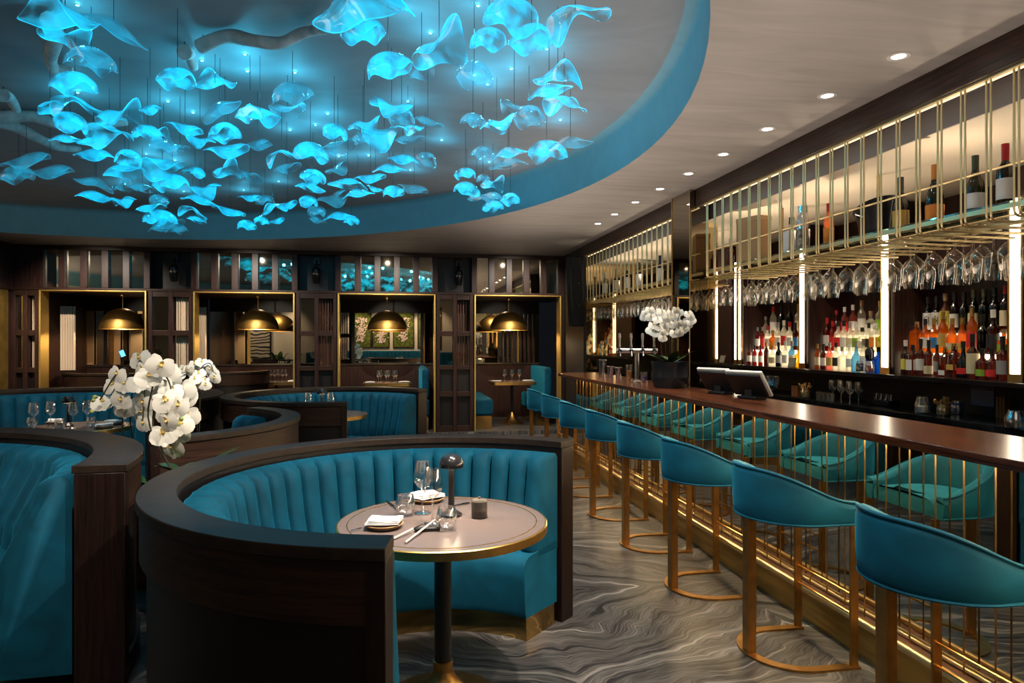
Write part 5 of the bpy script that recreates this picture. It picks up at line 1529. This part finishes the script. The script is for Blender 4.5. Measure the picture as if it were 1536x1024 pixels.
branch('short stubby driftwood piece in the glow above the middle shades', [(276, 78), (284, 88), (291, 98)], .045)

NBR = len(placed)
BANDS = [(0, 70), (70, 120), (120, 165), (165, 190), (190, 215), (215, 240), (240, 260), (260, 280), (280, 300), (300, 320), (320, 350)]
BN = ['top band', 'second band down', 'third band down', 'fourth band down', 'fifth band down', 'middle band', 'fifth band up', 'fourth band up', 'third band up', 'second band up', 'lowest band']
byband = {}
for q in SH:
    for bi, (lo, hi) in enumerate(BANDS):
        if lo <= q[1] < hi: byband.setdefault(bi, []).append(q)
KN = {'dome': 'domed jellyfish-like', 'wave': 'wavy rippled', 'leaf': 'flat curled leaf-like'}
rose = MB().lathe([(.012, -.010), (.012, 0), (0, 0.0005)], 8)
for bi, lst in byband.items():
    lst.sort(key=lambda q: q[0])
    for i, (u, v, w, k) in enumerate(lst):
        best = None
        for du, z in [(du, 2.90 + dz) for du in (0, 14, -14, 26, -26) for dz in (0, .05, -.05, .09, -.09, .13, -.13, -.17, .16)]:
            x, y = atZ(u + du, max(v, 4), z)
            d = depth(x, y)
            s_ = min(.50, w * d / F)
            rad = s_ * .5
            if (x - DC[0]) ** 2 + (y - DC[1]) ** 2 > (DR - rad * 1.05) ** 2: continue
            hz = s_ * .42
            pen = 0
            for (px, py, pz, pr, ph) in placed:
                dd = math.hypot(x - px, y - py)
                if dd < rad + pr: pen += max(0, rad + pr - dd) * max(0, hz + ph - abs(z - pz))
            if best is None or pen < best[0] - 1e-4: best = (pen, x, y, z, s_, rad, hz)
            if pen == 0: break
        if best is None:
            x, y = atZ(u, v, 2.96)
            ddc = math.hypot(x - DC[0], y - DC[1])
            s_ = min(.5, w * depth(x, y) / F)
            f = min(1, (DR - s_ * .55) / ddc)
            best = (0, DC[0] + (x - DC[0]) * f, DC[1] + (y - DC[1]) * f, 2.96, s_, s_ * .5, s_ * .3)
        pen, x, y, z, s_, rad, hz = best
        if pen > 0: s_ *= .6
        placed.append((x, y, z, rad, hz))
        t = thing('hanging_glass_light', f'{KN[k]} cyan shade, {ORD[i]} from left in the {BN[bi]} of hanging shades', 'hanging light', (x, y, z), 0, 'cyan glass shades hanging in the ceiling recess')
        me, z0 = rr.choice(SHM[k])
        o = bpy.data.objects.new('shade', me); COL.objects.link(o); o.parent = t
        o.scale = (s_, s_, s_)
        ry = rr.uniform(-.35, .35) if k != 'dome' else rr.uniform(-.2, .2)
        rz = rr.uniform(-.6, .6) + TH * -1 + (PI if rr.random() < .5 else 0)
        o.rotation_euler = (rr.uniform(-.25, .15), ry, rz)
        o.location = (0, 0, -s_ * (.14 if k == 'dome' else 0))
        zc = ZC + .358
        for (qx, qy, qz, qr, qh) in placed[:NBR]:
            if math.hypot(qx - x, qy - y) < qr * 1.1 and qz - z > .1: zc = min(zc, qz - qr * 1.05)
        MB().tube([(0, 0, s_ * .12), (0, 0, zc - z)], .0015, 5).build('wire', BLACK, t)

# cyan points of light in the recess
LP = [(310, 20), (980, 217), (808, 242), (990, 285), (1180, 290), (672, 405), (772, 450), (1310, 455), (1262, 500), (1160, 520), (585, 615), (700, 640), (620, 715), (500, 735), (735, 765), (975, 760), (1115, 725), (310, 370)]
LP2 = [(560, 37), (845, 22), (655, 132), (978, 275), (1118, 195), (883, 337), (565, 405), (1175, 480), (575, 680), (890, 648), (938, 710), (408, 622), (288, 625), (830, 300), (700, 560)]
pts = [(a * .375, b * .375) for a, b in LP] + [(400 + a * .375, b * .375) for a, b in LP2]
dot = MB().lathe([(0, -.004), (.007, -.003), (.010, 0)], 10).mesh('light_point', LEDC)
zc = ZC + .356
ring_me = MB().lathe([(.0105, -.003), (.015, -.002), (.016, .0)], 12).mesh('light_ring', CHROME)
CY = (.06, .66, 1.0)
zc = ZC + .356
for i, (u, v) in enumerate(pts):
    x, y = atZ(u, v, zc)
    if (x - DC[0]) ** 2 + (y - DC[1]) ** 2 > (DR - .25) ** 2: continue
    t = thing('cyan_spotlight', 'tiny bright cyan spotlight among the hanging glass in the ceiling recess', 'spotlight', (x, y, zc), 0, 'cyan spotlights in the ceiling recess')
    for nm, me in (('lens', dot), ('bezel', ring_me)):
        o = bpy.data.objects.new(nm, me); COL.objects.link(o); o.parent = t
    l = bpy.data.lights.new('cyan_light', 'POINT'); l.energy = CYE; l.color = CY; l.shadow_soft_size = .02
    o = bpy.data.objects.new('cyan_light', l); COL.objects.link(o); o.parent = t; o.location = (0, 0, -.14)


# slim reader on a stand
yy = 10.25
x = atY(184, 540, yy)[0]; z1 = atY(184, 530, yy)[1]
t = thing('reader_stand', 'slim dark stand with a small glowing blue head before the far-left alcove', 'stand', (x, yy, 0))
MB().lathe([(0, 0), (.11, 0), (.11, .012), (.012, .02), (.010, z1 - .02), (0, z1 - .02)], 16).build('pole', BLACKS, t)
MB().box(-.035, .035, -.012, .012, -.05, .05, M=T(0, 0, z1, ry=-.4)).build('head', BLACKS, t, bevel=.004)
MB().box(-.030, .030, -.0135, -.0125, -.044, .044, M=T(0, 0, z1, ry=-.4)).build('screen', emis('blue_screen', (.10, .45, 1), 2.5), t, smooth=False)
# two neighbouring shades hang clear of each other
for nm, dz in (('hanging_glass_light.022', -.10), ('hanging_glass_light.020', .05)):
    q = bpy.data.objects.get(nm)
    for ch in q.children:
        if ch.name.startswith('shade'):
            ch.location.z += dz; ch.scale = [c * .8 for c in ch.scale]
# ================================================================== ceiling downlights
ring = MB().lathe([(.034, -.004), (.052, -.004), (.054, .0), (.034, .0)], 28).mesh('downlight_trim', pbr('white_trim', (.6, .57, .53), .5))
lens = MB().lathe([(0, -.0022), (.033, -.0022)], 24).mesh('downlight_lens', LEDW)
def downlight(x, y, label, z=ZC - .0005):
    t = thing('ceiling_downlight', label, 'downlight', (x, y, z), 0, 'recessed downlights over the bar front')
    for nm, me in (('trim_ring', ring), ('lens', lens)):
        o = bpy.data.objects.new(nm, me); COL.objects.link(o); o.parent = t
    return t
def spot(x, y, z, e, col=(1, .90, .77), size=70, blend=.5, r=.026, aim=None):
    l = bpy.data.lights.new('spot_lamp', 'SPOT'); l.energy = e; l.color = col; l.spot_size = D2(size); l.spot_blend = blend; l.shadow_soft_size = r
    o = bpy.data.objects.new('spot_lamp', l); COL.objects.link(o); o.location = (x, y, z)
    if aim:
        if z > 3:      # hang it where no glass shade is in the beam
            best = None
            for dx in range(-8, 9):
                for dy in range(-8, 9):
                    p = Vector((x + dx * .1, y + dy * .1, z)); a = Vector(aim)
                    if math.hypot(p.x - DC[0], p.y - DC[1]) > DR - .3: continue
                    dv = (a - p).normalized(); cost = .05 * math.hypot(dx, dy)
                    for (qx, qy, qz, qr, qh) in placed:
                        w_ = Vector((qx, qy, qz)) - p; tt = w_.dot(dv)
                        if tt < -.2: continue
                        dist = (w_ - dv * tt).length - qr - max(0, tt) * .32
                        cost += max(0, .12 - dist) * 6
                    if best is None or cost < best[0]: best = (cost, p)
            o.location = best[1]; x, y, z = best[1]
        o.rotation_euler = (Vector(aim) - Vector((x, y, z))).to_track_quat('-Z', 'Y').to_euler()
    return o
def area(x, y, z, sx, sy, e, col, aim=None, rot=None):
    l = bpy.data.lights.new('area_lamp', 'AREA'); l.energy = e; l.color = col; l.shape = 'RECTANGLE'; l.size = sx; l.size_y = sy
    o = bpy.data.objects.new('area_lamp', l); COL.objects.link(o); o.location = (x, y, z)
    if aim: o.rotation_euler = (Vector(aim) - Vector((x, y, z))).to_track_quat('-Z', 'Y').to_euler()
    elif rot: o.rotation_euler = rot
    return o
DLP = [(1348, 84), (1241, 143), (1151, 193), (1085, 231), (1033, 260), (990, 283), (953, 303), (922, 321), (897, 335)]
for k, (u, v) in enumerate(DLP):
    x, y = atZ(u, v, ZC)
    downlight(x, y, f'recessed ceiling downlight along the bar beam, {ORD[k]} counting from the camera')
    spot(x, y, ZC - .02, 42, size=85, blend=.7)
for y in (.4, 1.2):
    spot(2.33, y, ZC - .02, 42, size=85, blend=.7)

# booth and table spots hanging in the recess, narrow warm beams
W1 = (1, .89, .75)
spot(.25, 2.75, 2.87, 420, (1, .86, .72), 42, .9, r=.10, aim=(.2, 2.88, .75))
spot(.9, 2.3, 2.87, 330, W1, 60, .7, aim=(-.3, 3.3, .7))
spot(-.5, 1.6, 2.87, 60, W1, 55, .7, aim=(.7, 3.3, .5))
spot(-1.5, 2.1, 3.1, 150, W1, 60, .7, aim=(-2.2, 3.7, .7))
spot(-1.9, 1.2, 3.1, 60, W1, 60, .7, aim=(-1.5, 3.4, .6))
spot(-.5, 2.4, 3.1, 75, W1, 26, .6, aim=(-1.3, 3.7, 1.1))
spot(-1.0, 4.4, 2.7, 260, W1, 26, .6, aim=(-1.55, 5.75, 1.15))
spot(-4.6, 9.5, 2.8, 110, W1, 70, .6, aim=(-5.4, 10.4, 1.3))  # unseen spot added to brighten the gold return
spot(-.5, 6.9, 3.1, 160, W1, 60, .6, aim=(-.3, 7.9, .6))
spot(-2.5, 6.4, 3.1, 190, W1, 62, .6, aim=(-3.2, 8.0, .6))
spot(-2.6, 6.6, 3.1, 60, W1, 30, .6, aim=(-2.62, 6.62, .75))
spot(-1.0, 3.7, 3.1, 50, W1, 70, .7, aim=(-.9, 4.6, .9))
# bar stools and counter front are washed from the ceiling edge
for k in range(5):
    spot(1.05, 1.6 + k * 1.75, 2.86, 115, W1, 80, .7, aim=(1.75, 2.3 + k * 1.75, .8))
# lattice wall wash
for x, xs, ys in ((-4.3, -4.3, 9.1), (-2.2, -2.2, 9.1), (-.1, -.6, 8.6), (1.95, 1.0, 7.3)):
    spot(x, 9.72, 2.88, 150, W1, 100, .8, r=.012, aim=(x, YB, 1.6))
    spot(x - .2, 9.9, 2.2, 45, W1, 24, .5, aim=(x, 11.85, 1.85))
for x in (-4.3, -2.2, -.1, 1.95):
    spot(x, 12.2, 2.22, 13, W1, 140, .8)  # unseen spot added inside each alcove to brighten it
# unseen spots added to light the moss pictures and front wall
for x in (-5.4, -3.6, -1.25, -.45, .4, 1.27):
    spot(x, .0 if abs(x) > 1.6 else -.25, 2.8, 60, W1, 75, .6, aim=(x, YF, 1.8))
area(-8.2, 6, 2.0, 1.2, 6, 60, W1, rot=(PI, 0, 0))  # unseen uplight added in mid-air to brighten the left ceiling for the mirrors
area(-8.6, 5, 2.6, .3, 7, 60, W1, aim=(-9, 5, 1.5))
# light inside the bar
for y in (2.2, 3.4, 4.6, 5.5, 6.9, 8.0, 9.0):
    spot(3.15, y, 2.20, 10, (1, .84, .62), 150, .5, aim=(3.3, y, 3))
    spot(3.55, y, 2.64, 26, (1, .84, .62), 95, .6, aim=(4.2, y, 1.4))
# unseen fill lamp added in place of the room's soft bounce
area(.6, .6, 2.85, 1.6, 1.6, 12, (1, .88, .74), rot=(0, 0, 0))
# unseen upward panel added for a cyan wash on the recess rim
area(-3.265, 4.93, 2.70, 7.0, 7.0, 6, (.10, .55, .9), rot=(PI, 0, 0))
area(1.7, 4.6, 1.75, .8, 8.0, 40, (1, .86, .74), rot=(PI, 0, 0))  # unseen warm uplight added in mid-air to brighten the flat ceiling

w = bpy.data.worlds.new('dim_room'); SC.world = w; w.use_nodes = True
w.node_tree.nodes['Background'].inputs[0].default_value = (.02, .022, .028, 1)
w.node_tree.nodes['Background'].inputs[1].default_value = .25

VT, LOOK, EXPO = 'Standard', 'None', 0.2
cam = bpy.data.cameras.new('camera'); cam.sensor_width = 36; cam.lens = 24.0; cam.clip_start = .02; cam.clip_end = 100
co = bpy.data.objects.new('camera', cam); COL.objects.link(co)
co.location = (0, 0, H); co.rotation_euler = (PI / 2, 0, -TH)
SC.camera = co
SC.view_settings.view_transform = VT
SC.view_settings.look = LOOK
SC.view_settings.exposure = EXPO
SC.view_settings.gamma = .96
cy = SC.cycles
cy.use_denoising = True
cy.max_bounces = 8; cy.diffuse_bounces = 3; cy.glossy_bounces = 4; cy.transmission_bounces = 4; cy.transparent_max_bounces = 20
cy.sample_clamp_indirect = 4; cy.sample_clamp_direct = 0
cy.caustics_reflective = False; cy.caustics_refractive = False
cy.use_light_tree = True
